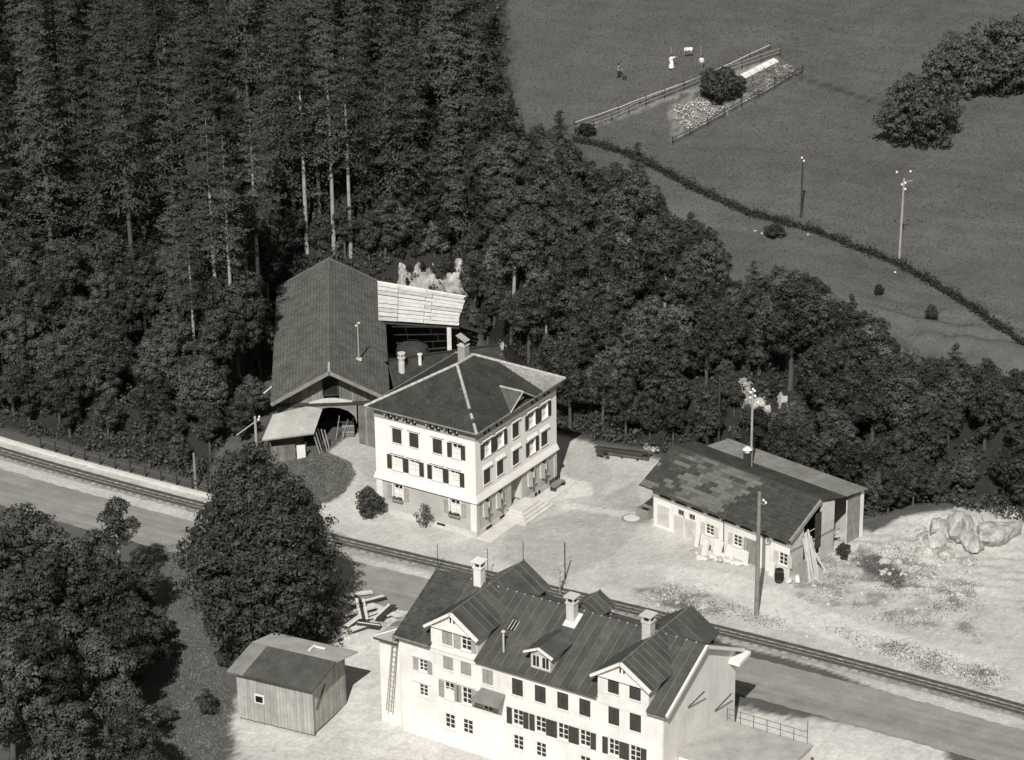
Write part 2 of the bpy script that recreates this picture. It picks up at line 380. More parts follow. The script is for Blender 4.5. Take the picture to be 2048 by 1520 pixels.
# weedy patches on the rubble
W3 = sstep((wav(GX, GY, 3.1, 7)+.5*wav(GX, GY, 1.9, 2)+rng.normal(0, .12, GX.shape)+.05)/.7)
for poly, k in (([(1570, 1150), (1700, 1085), (1850, 1130), (1960, 1240), (1960, 1290), (1800, 1250), (1600, 1200)], .62), ([(1600, 1245), (1700, 1260), (2000, 1345), (2000, 1385), (1750, 1300)], .65), ([(1265, 1180), (1340, 1165), (1420, 1190), (1440, 1225), (1350, 1235)], .8)):
    q = soft(poly, 8)*W3*k; ALB = ALB*(1-q)+q*.12
q = soft([(1700, 1118), (1760, 1110), (1815, 1150), (1800, 1180), (1740, 1150)], 6); ALB = ALB*(1-q)+q*.10
# the garden on the meadow, a pale path beside it
ALB = np.where(mead & (sF > 0), ALB*(1+.13*wav(GX, GY, 16, 3)+.05*np.sin(GX*1.1+GY*2.2+2*wav(GX, GY, 20, 0))+.06*wav(GX, GY, 4, 5)), ALB)
q = soft([(1598, 152), (1640, 165), (1790, 212), (1788, 218), (1640, 172), (1598, 158)], 2); ALB = ALB*(1-.45*q)
q = soft([(1330, 420), (1430, 440), (1560, 470), (1700, 520), (1700, 528), (1560, 480), (1430, 452), (1330, 432)], 3); ALB = ALB*(1+.12*q)
q = soft(GARD, 5)*sstep((wav(GX, GY, 3.0, 3)+rng.normal(0, .25, GX.shape)+.45)/.8); ALB = ALB*(1-q)+q*.22
q = soft([(1140, 264), (1300, 205), (1560, 112), (1560, 122), (1330, 203), (1170, 262)], 2); ALB = ALB*(1-q)+q*.23
q = np.exp(-((PX[..., 0]-1230)/190)**2-((PX[..., 1]-110)/75)**2)*mead; ALB = ALB*(1-q)+q*np.maximum(ALB, .105)
ALB = ALB*(1+.05*rng.normal(0, 1, GX.shape)*(ALB > .2))
me = bpy.data.meshes.new('ground'); ny, nx = GX.shape
idx = np.arange(ny*nx).reshape(ny, nx)
q = np.stack([idx[:-1, :-1], idx[:-1, 1:], idx[1:, 1:], idx[1:, :-1]], -1).reshape(-1, 4)
me.vertices.add(ny*nx); me.vertices.foreach_set('co', np.stack([GX, GY, GZ], -1).reshape(-1).astype(np.float32))
me.loops.add(q.size); me.loops.foreach_set('vertex_index', q.reshape(-1).astype(np.int32))
me.polygons.add(len(q)); me.polygons.foreach_set('loop_start', np.arange(0, q.size, 4, dtype=np.int32)); me.polygons.foreach_set('loop_total', np.full(len(q), 4, np.int32))
me.polygons.foreach_set('use_smooth', np.ones(len(q), bool))
me.update(); at = me.attributes.new('albedo', 'FLOAT', 'POINT'); at.data.foreach_set('value', np.clip(ALB, .02, .8).reshape(-1).astype(np.float32))
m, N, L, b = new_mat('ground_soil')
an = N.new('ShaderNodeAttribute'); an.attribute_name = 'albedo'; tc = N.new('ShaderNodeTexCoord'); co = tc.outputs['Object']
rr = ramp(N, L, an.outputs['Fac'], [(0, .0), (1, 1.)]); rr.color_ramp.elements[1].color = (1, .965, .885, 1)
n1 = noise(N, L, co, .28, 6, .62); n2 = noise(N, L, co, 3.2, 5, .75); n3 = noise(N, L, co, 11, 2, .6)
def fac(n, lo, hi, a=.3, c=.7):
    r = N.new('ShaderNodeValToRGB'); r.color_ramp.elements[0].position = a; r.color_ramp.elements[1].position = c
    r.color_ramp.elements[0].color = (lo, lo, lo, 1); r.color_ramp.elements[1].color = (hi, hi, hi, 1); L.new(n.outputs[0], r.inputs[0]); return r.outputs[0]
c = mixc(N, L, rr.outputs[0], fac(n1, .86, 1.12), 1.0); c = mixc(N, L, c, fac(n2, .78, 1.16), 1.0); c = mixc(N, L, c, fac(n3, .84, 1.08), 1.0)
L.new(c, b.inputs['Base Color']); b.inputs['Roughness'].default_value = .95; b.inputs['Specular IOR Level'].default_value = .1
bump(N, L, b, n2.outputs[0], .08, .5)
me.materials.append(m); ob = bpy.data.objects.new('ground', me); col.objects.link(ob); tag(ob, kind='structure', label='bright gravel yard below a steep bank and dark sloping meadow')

def strip(name, d0, d1, z, mat, Xs=XS, label=None):
    n = len(Xs); jj = .035*(np.sin(Xs*2.3)+np.sin(Xs*5.1+1)+rng.normal(0, .8, n)); jk = .035*(np.sin(Xs*1.9+2)+np.sin(Xs*4.3)+rng.normal(0, .8, n))
    a = offset_line(Xs, d0)-np.stack([jj*.4, jj], 1); c_ = offset_line(Xs, d1)+np.stack([jk*.4, jk], 1); mb = MB()
    def zz(p): return np.maximum(hgt(p[:, 0], p[:, 1]), 0)*0+z
    v = [(*a[i], z) for i in range(n)]+[(*c_[i], z) for i in range(n)]
    mb.add(v, [(i, n+i, n+i+1, i+1) for i in range(n-1)])
    return tag(mb.build(name, mat), label, kind='structure')
strip('road', 3.1, 8.7, .045, 'asphalt', label='grey valley road running beside the single railway track')
strip('track_bed', -.45, 1.65, .03, 'ballast', label='narrow ballast bed under the single railway track')
# low stone edging between road and track
tr = thing('railway_track', 'single narrow gauge railway track curving past the white house', 'railway track', (0, float(track_y(0.)), .0))
sl = np.linspace(-58, 44, 1800); pl = offset_line(sl, .55); dd = np.concatenate([[0], np.cumsum(np.linalg.norm(np.diff(pl, axis=0), axis=1))])
smesh = None; n_s = int(dd[-1]/.82)
for k in range(min(n_s, 175)):
    t = 1+k*.82; i = min(int(np.searchsorted(dd, t)), len(pl)-2); p = pl[i]; d = pl[i+1]-pl[i]; a = math.atan2(d[1], d[0])
    if smesh is None:
        mb = MB(); mb.box(W0, -.11, .11, -.85, .85, 0, .07); o = mb.build('sleeper', 'sleeper', None); smesh = o.data
    else: o = bpy.data.objects.new('sleeper', smesh); col.objects.link(o)
    o.parent = tr; o.location = (p[0]-WLOC[tr.name][0], p[1]-WLOC[tr.name][1], .032); o.rotation_euler[2] = a+random.uniform(-.04, .04)
for d, nm, w in ((0, 'rail', .065), (1.05, 'rail', .065), (.53, 'rack_rail', .05)):
    a = offset_line(sl[::6], d-w); c_ = offset_line(sl[::6], d+w); n = len(a); mb = MB()
    zb, zt = .1, .235 if nm == 'rail' else .19
    mb.add([(*q, zt) for q in a]+[(*q, zt) for q in c_]+[(*q, zb) for q in a]+[(*q, zb) for q in c_], [f for i in range(n-1) for f in ((i, n+i, n+i+1, i+1), (2*n+i, i, i+1, 2*n+i+1), (n+i, 3*n+i, 3*n+i+1, n+i+1))])
    mb.build(nm, 'rail_steel', tr)
# railing on the far side of the track at the left
rl = thing('trackside_railing', 'dark post and rail railing between the railway and the wood', 'railing', hit(262, 942))
xs = np.linspace(onz(60, 888)[0], onz(425, 990)[0], 13); base = offset_line(np.linspace(xs[0], xs[-1], 13), -2.1)
top = []
for p in base:
    z = float(hgt(*p)); MB().box(Fr((p[0], p[1], 0), (.88, -.47, 0), (.47, .88, 0)), -.055, .055, -.055, .055, z-.2, z+1.05).build('post', 'timber_dark', rl); top.append((p[0], p[1], z))
for i in range(12):
    for h in (.55, .98): MB().tube([np.array(top[i])+(0, -.07, h), np.array(top[i+1])+(0, -.07, h)], .035, 6).build('rail', 'timber_dark', rl)
# masonry kerb below the railing
mb = MB(); a = offset_line(np.linspace(xs[0]-20, xs[-1]+1, 40), -1.75); c_ = offset_line(np.linspace(xs[0]-20, xs[-1]+1, 40), -1.35)
n = 40; mb.add([(*q, .22) for q in a]+[(*q, .22) for q in c_]+[(*q, -.1) for q in a]+[(*q, -.1) for q in c_], [f for i in range(n-1) for f in ((i, n+i, n+i+1, i+1), (2*n+i, i, i+1, 2*n+i+1), (n+i, 3*n+i, 3*n+i+1, n+i+1))])
tag(mb.build('kerb', 'concrete'), 'pale low kerb along the far side of the railway', kind='structure')
# ================================================================== shared building parts
def wall_holes(mb, fr, x0, x1, z0, z1, holes, depth=.2, mi=0):
    """wall face in the plane y=0 of fr (y outward) with recessed openings"""
    xs = sorted({x0, x1, *[h[0] for h in holes], *[h[1] for h in holes]}); zs = sorted({z0, z1, *[h[2] for h in holes], *[h[3] for h in holes]})
    for i in range(len(xs)-1):
        for j in range(len(zs)-1):
            cx, cz = (xs[i]+xs[i+1])/2, (zs[j]+zs[j+1])/2
            if any(h[0] < cx < h[1] and h[2] < cz < h[3] for h in holes): continue
            mb.add([fr.p(xs[i], 0, zs[j]), fr.p(xs[i+1], 0, zs[j]), fr.p(xs[i+1], 0, zs[j+1]), fr.p(xs[i], 0, zs[j+1])], [(0, 1, 2, 3)], mi=mi)
    for a, b_, c_, d in holes:
        p = [fr.p(a, 0, c_), fr.p(b_, 0, c_), fr.p(b_, 0, d), fr.p(a, 0, d)]; q = [fr.p(a, -depth, c_), fr.p(b_, -depth, c_), fr.p(b_, -depth, d), fr.p(a, -depth, d)]
        mb.add(p+q, [(0, 1, 5, 4), (1, 2, 6, 5), (2, 3, 7, 6), (3, 0, 4, 7)], mi=mi)
def window(root, fr, a, b_, c_, d, curtain=0.0, bars=1, vbars=1, depth=.2, frame='trim', sill=True, open_leaf=False):
    """frame with glazing bars, pane behind, curtain, sill: returns the window part"""
    mb = MB(); t = .07; y0, y1 = -depth+.03, -depth+.09
    mb.box(fr, a, a+t, y0, y1, c_, d); mb.box(fr, b_-t, b_, y0, y1, c_, d); mb.box(fr, a+t, b_-t, y0, y1, d-t, d); mb.box(fr, a+t, b_-t, y0, y1, c_, c_+t)
    for k in range(vbars):
        x = a+(b_-a)*(k+1)/(vbars+1); mb.box(fr, x-.03, x+.03, y0+.004, y1-.004, c_+t, d-t)
    for k in range(bars):
        z = c_+(d-c_)*(k+1)/(bars+1); mb.box(fr, a+t, b_-t, y0+.008, y1-.012, z-.02, z+.02)
    w = mb.build('window', frame, root)
    MB().box(fr, a+.02, b_-.02, -depth+.005, -depth+.02, c_+.02, d-.02).build('pane', 'glass', w)
    if curtain > 0:
        top = c_+t+(d-c_-2*t)*curtain
        mbc = MB(); n = 10
        for k in range(n):
            xa = a+t+(b_-a-2*t)*k/n; xb = a+t+(b_-a-2*t)*(k+1)/n
            mbc.box(fr, xa, xb, -depth+.022, -depth+.024+(.006 if k % 2 else .001), c_+t, top-(.05 if k % 3 == 1 else 0))
        mbc.build('curtain', 'curtain', w)
    if sill: MB().box(fr, a-.08, b_+.08, -.02, .09, c_-.07, c_-.005).build('sill', 'trim', w)
    return w
def shutter(root, fr, x0, x1, z0, z1, mat, hinge=None, ang=0.0, y=.02):
    """boarded leaf with rails and slats; hinge 'a' at x0 or 'b' at x1, swung outward by ang"""
    w = x1-x0
    if hinge == 'a': f2 = fr.sub(x0, y, 0, ang); o = 0
    elif hinge == 'b': f2 = fr.sub(x1, y, 0, -ang); o = -w
    else: f2 = fr.sub(x0, y, 0, 0); o = 0
    mb = MB(); t = .055
    mb.box(f2, o, o+w, 0, .02, z0, z1)
    for xa, xb in ((o, o+t), (o+w-t, o+w)): mb.box(f2, xa, xb, .02, .042, z0, z1)
    for za, zb in ((z0, z0+t), (z1-t, z1), ((z0+z1)/2-.03, (z0+z1)/2+.03)): mb.box(f2, o+t, o+w-t, .02, .04, za, zb)
    return mb.build('shutter', mat, root)
def chimney(root, fr, x, y, z0, z1, s, mat='trim', cap=True, name='chimney'):
    mb = MB(); h = s/2; mb.box(fr, x-h, x+h, y-h, y+h, z0, z1-.55)
    mb.box(fr, x-h-.06, x+h+.06, y-h-.06, y+h+.06, z1-.62, z1-.5)
    for sx in (-1, 1):
        for sy in (-1, 1): mb.box(fr, x+sx*(h-.06)-.06, x+sx*(h-.06)+.06, y+sy*(h-.06)-.06, y+sy*(h-.06)+.06, z1-.5, z1-.12)
    o = mb.build(name, mat, root)
    MB().box(fr, x-h+.1, x+h-.1, y-h+.1, y+h-.1, z1-.52, z1-.3).build('flue', 'interior', o)
    MB().box(fr, x-h-.14, x+h+.14, y-h-.14, y+h+.14, z1-.12, z1-.02).build('cap', mat, o)
    return o

# ================================================================== white three storey house
YAW = rad(33); LV = np.array([-math.cos(YAW), math.sin(YAW), 0]); RV = np.array([math.sin(YAW), math.cos(YAW), 0])
HC = onz(954, 1076); HL, HR = 10.1, 12.6
hs_ = thing('white_house', 'large white three storey house with dark hipped roof in the gravel yard', 'house', HC)
HF = Fr(HC, RV, LV)                        # x along the right face, y along the left face
FL = Fr(HC, LV, -RV)                       # left face: x = LV, outward = -RV
FRT = Fr(HC, RV, -LV)                      # right face: x = RV, outward = -LV
FBL = Fr(HF.p(0, HL, 0), RV, LV); FBR = Fr(HF.p(HR, 0, 0), LV, RV)   # rear faces
# ---- openings (left face: u, z)
upL = [(8.29, 7.36), (6.56, 5.64), (4.2, 3.28), (2.3, 1.4)]; lowL = [(8.4, 7.3), (6.68, 5.63), (4.33, 3.26), (2.66, 1.58)]; grL = [(8.4, 7.45), (2.68, 1.66)]
upR = [(1.2, 2.3), (3.2, 4.27), (5.63, 6.6), (8.07, 9.18), (10.1, 11.2)]; lowR = [(1.17, 2.14), (3.17, 4.14), (5.6, 6.57), (8.12, 9.17), (10.12, 11.1)]; grR = [(1.17, 2.12), (3.15, 4.13), (8.1, 9.1), (10.07, 11.05)]
ZU, ZM, ZG = (6.85, 8.15), (4.36, 5.64), (1.6, 2.98)
ZS = 3.2; ZT = 9.62
mb = MB()
wall_holes(mb, FL, 0, HL, ZS, ZT, [(b_, a, *ZU) for a, b_ in upL]+[(b_, a, *ZM) for a, b_ in lowL])
wall_holes(mb, FRT, 0, HR, ZS, ZT, [(a, b_, *ZU) for a, b_ in upR]+[(a, b_, *ZM) for a, b_ in lowR])
for f, w in ((FBL, HR), (FBR, HL)): wall_holes(mb, f, 0, w, ZS, ZT, [])
mb.add([HF.p(0, 0, ZS), HF.p(HR, 0, ZS), HF.p(HR, HL, ZS), HF.p(0, HL, ZS)], [(0, 1, 2, 3)])
mb.build('upper_wall', 'white_wall', hs_)
mb = MB(); e = -.06
gl = Fr(HC-RV*e, LV, -RV); gr = Fr(HC-LV*e, RV, -LV)
gl = Fr(HF.p(.06, .06, 0), LV, -RV); gr = Fr(HF.p(.06, .06, 0), RV, -LV)
GW = HL-.12; GR = HR-.12
wall_holes(mb, gl, 0, GW, .55, ZS+.02, [(b_-.06, a-.06, *ZG) for a, b_ in grL])
DOOR = (5.42, 7.1, .7, 2.95)
wall_holes(mb, gr, 0, GR, .55, ZS+.02, [(a-.06, b_-.06, *ZG) for a, b_ in grR]+[(DOOR[0]-.06, DOOR[1]-.06, DOOR[2], DOOR[3])], .2)
wall_holes(mb, Fr(HF.p(.06, HL-.06, 0), RV, LV), 0, GR, 0, ZS, []); wall_holes(mb, Fr(HF.p(HR-.06, .06, 0), LV, RV), 0, GW, 0, ZS, [])
mb.build('ground_floor_wall', 'stucco', hs_)
mb = MB(); mb.box(HF, 0, HR, 0, HL, -1.5, .53); plinth = mb.build('plinth', 'plinth', hs_)
for a, b_ in ((.0, .58), (HL-.6, HL)):
    MB().box(FL, a, b_, -.05, .02, .53, ZS-.12).build('corner_pilaster', 'trim', hs_)
for a, b_ in ((.021, .45), (HR-.42, HR)):
    MB().box(FRT, a, b_, -.05, .02, .53, ZS-.12).build('corner_pilaster', 'plinth', hs_)
# flared skirt at the foot of the upper storeys
def flare(f, w, nm='skirt'):
    mb = MB(); pr = [(0, .62), (.10, .30), (.17, .05), (.17, -.03), (0, -.03)]
    n = len(pr); c_ = [f.p(-.17*0-(y if y else 0), y, ZS+z) for y, z in pr]+[f.p(w+y, y, ZS+z) for y, z in pr]
    mb.add(c_, [(i, i+1, n+i+1, n+i) for i in range(n-1)]); return mb.build(nm, 'white_wall', hs_)
for f, w in ((FL, HL), (FRT, HR), (FBL, HR), (FBR, HL)): flare(f, w)
MB().box(HF, -.05, HR+.05, -.05, HL+.05, ZS-.13, ZS-.035).build('string_course', 'frieze', hs_)
# ---- windows, shutters, hoods
def hood(f, a, b_, z, big=False):
    mb = MB(); mb.prism(f, [(0, z), (.16, z), (.16, z+.06), (.02, z+.2 if not big else z+.34)][::1], a, b_, axis='x') if False else None
    c_ = [(x, y, zz) for x in (a, b_) for y, zz in ((0, z), (.17, z), (.17, z+.05), (0, z+(.30 if big else .12)))]
    mb.add([f.p(*q) for q in c_], [(0, 1, 2, 3), (7, 6, 5, 4), (0, 4, 5, 1), (1, 5, 6, 2), (2, 6, 7, 3)]); return mb.build('window_hood', 'trim', hs_)
def surround(f, a, b_, c_, d):
    mb = MB(); t = .1
    mb.box(f, a-t, a, 0, .03, c_, d); mb.box(f, b_, b_+t, 0, .03, c_, d); mb.box(f, a-t, b_+t, 0, .032, d, d+.1); return mb.build('window_surround', 'trim', hs_)
for k, (a, b_) in enumerate(upL):
    surround(FL, b_, a, *ZU); hood(FL, b_-.2, a+.2, ZU[1]+.2)
    if k < 3:
        window(hs_, FL, b_, a, *ZU); mdl = (a+b_)/2
        shutter(hs_, FL, b_, mdl-.01, *ZU, 'shutter_dark', y=-.03); shutter(hs_, FL, mdl+.01, a, *ZU, 'shutter_dark', y=-.03)
    else:
        window(hs_, FL, b_, a, *ZU, curtain=.72, bars=2)
        shutter(hs_, FL, b_-.42, b_, *ZU, 'shutter_dark'); shutter(hs_, FL, a, a+.42, *ZU, 'shutter_dark', 'a', .15)
for k, (a, b_) in enumerate(lowL):
    surround(FL, b_, a, *ZM); hood(FL, b_-.15, a+.2, ZM[1]+.22, True); window(hs_, FL, b_, a, *ZM, curtain=.84, bars=2)
for x0, x1 in ((8.42, 8.88), (6.72, 7.0), (7.0, 7.28), (5.17, 5.61), (4.35, 4.8), (2.68, 2.95), (2.95, 3.24), (1.12, 1.56)): shutter(hs_, FL, x0, x1, *ZM, 'shutter_dark', y=.035)
for a, b_ in grL:
    f = gl; a -= .06; b_ -= .06
    w = window(hs_, f, b_, a, *ZG, curtain=.72, bars=2, sill=False)
    mb = MB(); mb.box(f, b_-.12, b_, 0, .05, ZG[0], ZG[1]); mb.box(f, a, a+.12, 0, .05, ZG[0], ZG[1]); mb.box(f, b_-.12, a+.12, 0, .052, ZG[1], ZG[1]+.12); mb.build('window_surround', 'trim', hs_)
    shutter(hs_, f, b_-.6, b_-.13, ZG[0]-.02, ZG[1]-.2, 'shutter_pale', y=.015); shutter(hs_, f, a+.13, a+.6, ZG[0]-.02, ZG[1]-.2, 'shutter_pale', y=.015)
    fb = MB(); fb.box(f, b_-.05, a+.05, .05, .28, ZG[0]-.14, ZG[0]+.04); o = fb.build('flower_box', 'timber_mid', hs_)
    C_ = np.array([f.p(random.uniform(b_, a), random.uniform(.06, .28), ZG[0]+random.uniform(.03, .26)) for _ in range(160)])
    lm = quads_mesh('flowers', leaves(C_-WLOC[hs_.name], np.tile([0, -.5, .8], (160, 1)), rng.uniform(.08, .14, 160)), 'leaf'); q = bpy.data.objects.new('flowers', lm); col.objects.link(q); q.parent = o
for k, (a, b_) in enumerate(upR):
    surround(FRT, a, b_, *ZU)
    if k == 2:
        window(hs_, FRT, a, b_, *ZU); mdl = (a+b_)/2; hood(FRT, a-.2, b_+.2, ZU[1]+.2)
        shutter(hs_, FRT, a, mdl-.01, *ZU, 'shutter_dark', y=-.03); shutter(hs_, FRT, mdl+.01, b_, *ZU, 'shutter_dark', y=-.03)
    else: window(hs_, FRT, a, b_, *ZU, curtain=.7, bars=2); hood(FRT, a-.2, b_+.2, ZU[1]+.2)
for x0, x1 in ((.72, 1.18), (2.33, 2.74), (2.76, 3.18), (4.3, 4.73), (7.58, 8.05), (9.21, 9.63), (9.65, 10.07), (11.22, 11.66)): shutter(hs_, FRT, x0, x1, ZU[0]-.02, ZU[1], 'shutter_dark', y=.035)
for k, (a, b_) in enumerate(lowR):
    surround(FRT, a, b_, *ZM); hood(FRT, a-.14, b_+.24, ZM[1]+.2, True)
    window(hs_, FRT, a, b_, *ZM, curtain=.6 if k == 3 else 0, bars=2)
    if k != 3:
        mdl = (a+b_)/2; shutter(hs_, FRT, a, mdl-.01, *ZM, 'shutter_dark', y=-.03); shutter(hs_, FRT, mdl+.01, b_, *ZM, 'shutter_dark', y=-.03)
for x0, x1 in ((7.65, 8.1), (9.2, 9.65)): shutter(hs_, FRT, x0, x1, *ZM, 'shutter_dark', y=.035)
for a, b_ in grR:
    a -= .06; b_ -= .06; window(hs_, gr, a, b_, *ZG, curtain=.55, bars=2)
    mb = MB(); mb.box(gr, a-.1, a, 0, .05, ZG[0], ZG[1]); mb.box(gr, b_, b_+.1, 0, .05, ZG[0], ZG[1]); mb.box(gr, a-.1, b_+.1, 0, .052, ZG[1], ZG[1]+.1); mb.build('window_surround', 'trim', hs_)
    shutter(hs_, gr, a+.02, a+.5, ZG[0]-.03, ZG[1]-.05, 'shutter_pale', 'a', rad(100), y=.05); shutter(hs_, gr, b_-.5, b_-.02, ZG[0]-.03, ZG[1]-.05, 'shutter_pale', 'b', rad(28), y=.05)
    MB().box(gr, a-.1, b_+.1, 0, .2, ZG[0]-.13, ZG[0]-.05).build('sill', 'plinth', hs_)
# ---- door, steps, pavement
mb = MB(); d0, d1 = DOOR[0]-.06, DOOR[1]-.06
dr = mb.box(gr, d0, d1, -.75, -.69, DOOR[2], DOOR[3]).build('door', 'shutter_pale', hs_)
mb = MB()
for xa, xb in ((d0, d0+.03), (d1-.03, d1)): mb.box(gr, xa, xb, -.7, -.19, DOOR[2], DOOR[3])
mb.box(gr, d0, d1, -.7, -.19, DOOR[3]-.03, DOOR[3]+.01); mb.build('door_reveal', 'plinth', hs_)
mb = MB()
for k in range(2):
    x = d0+.12+k*.78; mb.box(gr, x, x+.62, -.69, -.665, DOOR[2]+.2, DOOR[2]+.95); mb.box(gr, x, x+.62, -.69, -.665, DOOR[2]+1.1, DOOR[2]+1.95)
mb.build('door_panel', 'shutter_grey', dr); MB().tube([gr.p(d0+.8, -.66, 1.7), gr.p(d0+.92, -.62, 1.7)], .025, 6).build('door_handle', 'iron', dr)
for k, (u, v0, v1, z) in enumerate(((-1.35, 4.95, 7.6, .70), (-1.65, 4.65, 7.95, .53), (-1.95, 4.35, 8.3, .36), (-2.25, 4.05, 8.65, .19))):
    MB().box(HF, v0, v1, u, .06, -.2, z).build('step', 'concrete', hs_)
MB().box(HF, -.1, 4.03, -1.5, -.02, -.2, .09).build('pavement', 'concrete', hs_); MB().box(HF, 8.67, 13.2, -1.5, -.02, -.2, .09).build('pavement', 'concrete', hs_)
MB().box(FRT, 1.4, 2.25, 0.0, .03, .16, .36).build('cellar_vent', 'interior', hs_); MB().box(FRT, 3.5, 4.2, 0, .03, .3, .5).build('cellar_vent', 'interior', hs_)
for x in (9.0, 9.55): MB().box(FRT, x, x+.34, 0, .03, .18, .46).build('cellar_window', 'interior', hs_)
MB().box(FL, 3.18, 4.0, 0, .03, .28, .46).build('cellar_vent', 'interior', hs_)
# ---- frieze, brackets, attic lights
OV = .56; GZ_ = 9.76
MB().box(HF, -.03, HR+.03, -.03, HL+.03, 8.78, 9.66).build('frieze', 'frieze', hs_)
for f, w, us in ((FL, HL, (8.15, 6.35, 3.95, 2.15)), (FRT, HR, (1.75, 3.6, 9.1, 11.0))):
    for u in us:
        for s in (-.32, .32): MB().box(f, u+s-.18, u+s+.18, .03, .05, 8.9, 9.36).build('attic_light', 'interior', hs_)
        for s in (-.62, .0, .62): MB().box(f, u+s-.06, u+s+.06, .03, .42, 9.3, 9.66).build('bracket', 'frieze', hs_)
MB().box(HF, -OV+.05, HR+OV-.05, -OV+.05, HL+OV-.05, 9.67, 9.75).build('soffit', 'frieze', hs_)
# ---- hipped roof with gablet on the right side
rz = 12.75; e0 = -OV; E = [HF.p(-OV, -OV, GZ_), HF.p(HR+OV, -OV, GZ_), HF.p(HR+OV, HL+OV, GZ_), HF.p(-OV, HL+OV, GZ_)]
R1 = HF.p(5.05, HL/2, rz); R2 = HF.p(7.55, HL/2, rz)
def up(P, d): return np.array(P)+np.array([0, 0, d])
roof = MB(); roof.slab([E[3], E[0], R1], .1); rf = roof.build('roof', 'old_tile', hs_)
for qd in ([E[0], E[1], R2, R1], [E[1], E[2], R2], [E[2], E[3], R1, R2]): MB().slab(qd, .1).build('roof_slope', 'old_tile', hs_)
# triangle of paler tiles at the far end of the right slope
def on_right(v, u): return HF.p(v, u, GZ_+(u+OV)/(HL/2+OV)*(rz-GZ_))
def hipmax(u): return HR+OV-(u+OV)*(HR+OV-7.55)/(HL/2+OV)
pts = [on_right(9.75, -OV-.02), on_right(HR+OV-.06, -OV-.02), on_right(hipmax(3.6)-.05, 3.6)]
MB().slab([up(p, .05) for p in pts], .04).build('pale_tiles', 'pale_tile', hs_)
for a, b_, r in ((E[0], R1, .14), (E[3], R1, .14), (E[1], R2, .14), (E[2], R2, .12), (R1, R2, .14)):
    n = 14; a2, b2 = up(a, .02), up(b_, .02)
    for k in range(n):
        if (a is E[0]) and k in (2, 4): continue
        p, q = a2+(b2-a2)*k/n, a2+(b2-a2)*(k+.96)/n; MB().tube([p, q], [r, r*.86], 8).build('ridge_cap', 'ridge_cap' if not (a is E[0] and 5 < k < 8) else 'frieze', rf)
gz = 10.92; gc = 6.3; hw = 1.95; u0 = -OV-.1
G0, G1 = HF.p(gc-hw, u0, GZ_-.02), HF.p(gc+hw, u0, GZ_-.02); GP = HF.p(gc, u0, gz); GB = HF.p(gc, (gz-GZ_)/(rz-GZ_)*(HL/2+OV)-OV, gz)
for q in ([G0, GP, GB], [GP, G1, GB]):
    n = np.cross(q[1]-q[0], q[2]-q[0]); MB().slab([up(p, .1) for p in q], .08).build('gablet_roof', 'sheet_grey', hs_)
MB().prism(Fr(HC, RV, LV), [(gc-hw+.25, GZ_-.1), (gc+hw-.25, GZ_-.1), (gc, gz-.2)], -.12, .1).build('pediment', 'trim', hs_)
for a, b_ in ((G0, GP), (GP, G1)): MB().tube([up(a, .12)-LV*.02, up(b_, .12)-LV*.02], .06, 6).build('verge_board', 'ridge_cap', hs_)
MB().tube([up(GP, .14), up(GB, .14)], .09, 6).build('ridge_cap', 'ridge_cap', rf)
mb = MB()
for i in range(4):
    a, b_ = E[i], E[(i+1) % 4]; mb.tube([up(a, -.03), up(b_, -.03)], .085, 8)
mb.build('gutter', 'gutter', hs_)
ch = MB().box(HF, 6.9, 7.6, 5.5, 6.2, 11.8, 13.55).build('chimney', 'frieze', hs_)
MB().box(HF, 6.85, 7.65, 5.45, 6.25, 13.55, 13.65).build('collar', 'plinth', ch)
MB().slab([HF.p(6.8, 5.35, 14.05), HF.p(7.55, 5.35, 14.05), HF.p(7.55, 6.3, 14.5), HF.p(6.8, 6.3, 14.5)], .05).build('smoke_cowl', 'frieze', ch)
mb = MB()
for x in (6.92, 7.45):
    mb.box(HF, x, x+.05, 5.5, 5.55, 13.6, 14.05); mb.box(HF, x, x+.05, 6.15, 6.2, 13.6, 14.36)
mb.build('cowl_stay', 'iron', ch)
# bench by the house
bn = thing('bench', 'dark slatted garden bench standing against the right face of the white house', 'bench', HF.p(11.6, -.8, .09))
for k in range(3): MB().box(HF, 10.7, 12.5, -.95+k*.16, -.83+k*.16, .52, .56).build('seat_slat', 'timber_mid', bn)
for k in range(2): MB().box(HF, 10.7, 12.5, -.42, -.38, .68+k*.2, .82+k*.2).build('back_slat', 'timber_dark', bn)
for x in (10.85, 12.3): MB().box(HF, x, x+.08, -.95, -.4, .09, .52).build('leg', 'timber_dark', bn); MB().box(HF, x, x+.08, -.46, -.42, .52, 1.0).build('back_post', 'timber_dark', bn)

# ================================================================== low wing between house and barn
wo = HF.p(9.5, 13.5, 0)
wg = thing('low_wing', 'low dark roofed wing with two chimneys between the white house and barn', 'wing', wo)
wa = onz(777, 721, 6.9); wb_ = onz(925, 700, 6.9); ex = (wb_-wa)[:2]; ex = np.array([*ex/np.linalg.norm(ex), 0]); ey = np.array([-ex[1], ex[0], 0])
WF = Fr((wa[0], wa[1], 0), ex, ey); WL = 10.5; HWd = 4.6
MB().box(WF, .3, WL-.2, -HWd+.4, HWd-.4, -1, 4.9).build('wall', 'board_weathered', wg)
for f0, f1 in ((-HWd, 0), (HWd, 0)):
    MB().slab([WF.p(0, f0, 4.75), WF.p(WL, f0, 4.75), WF.p(WL, 0, 6.9), WF.p(0, 0, 6.9)], .12).build('roof', 'old_tile', wg)
for x in (.3, WL-.2): MB().prism(WF, [(-HWd+.4, 4.9), (HWd-.4, 4.9), (0, 6.75)], x-.02, x+.02, axis='x').build('gable', 'board_weathered', wg)
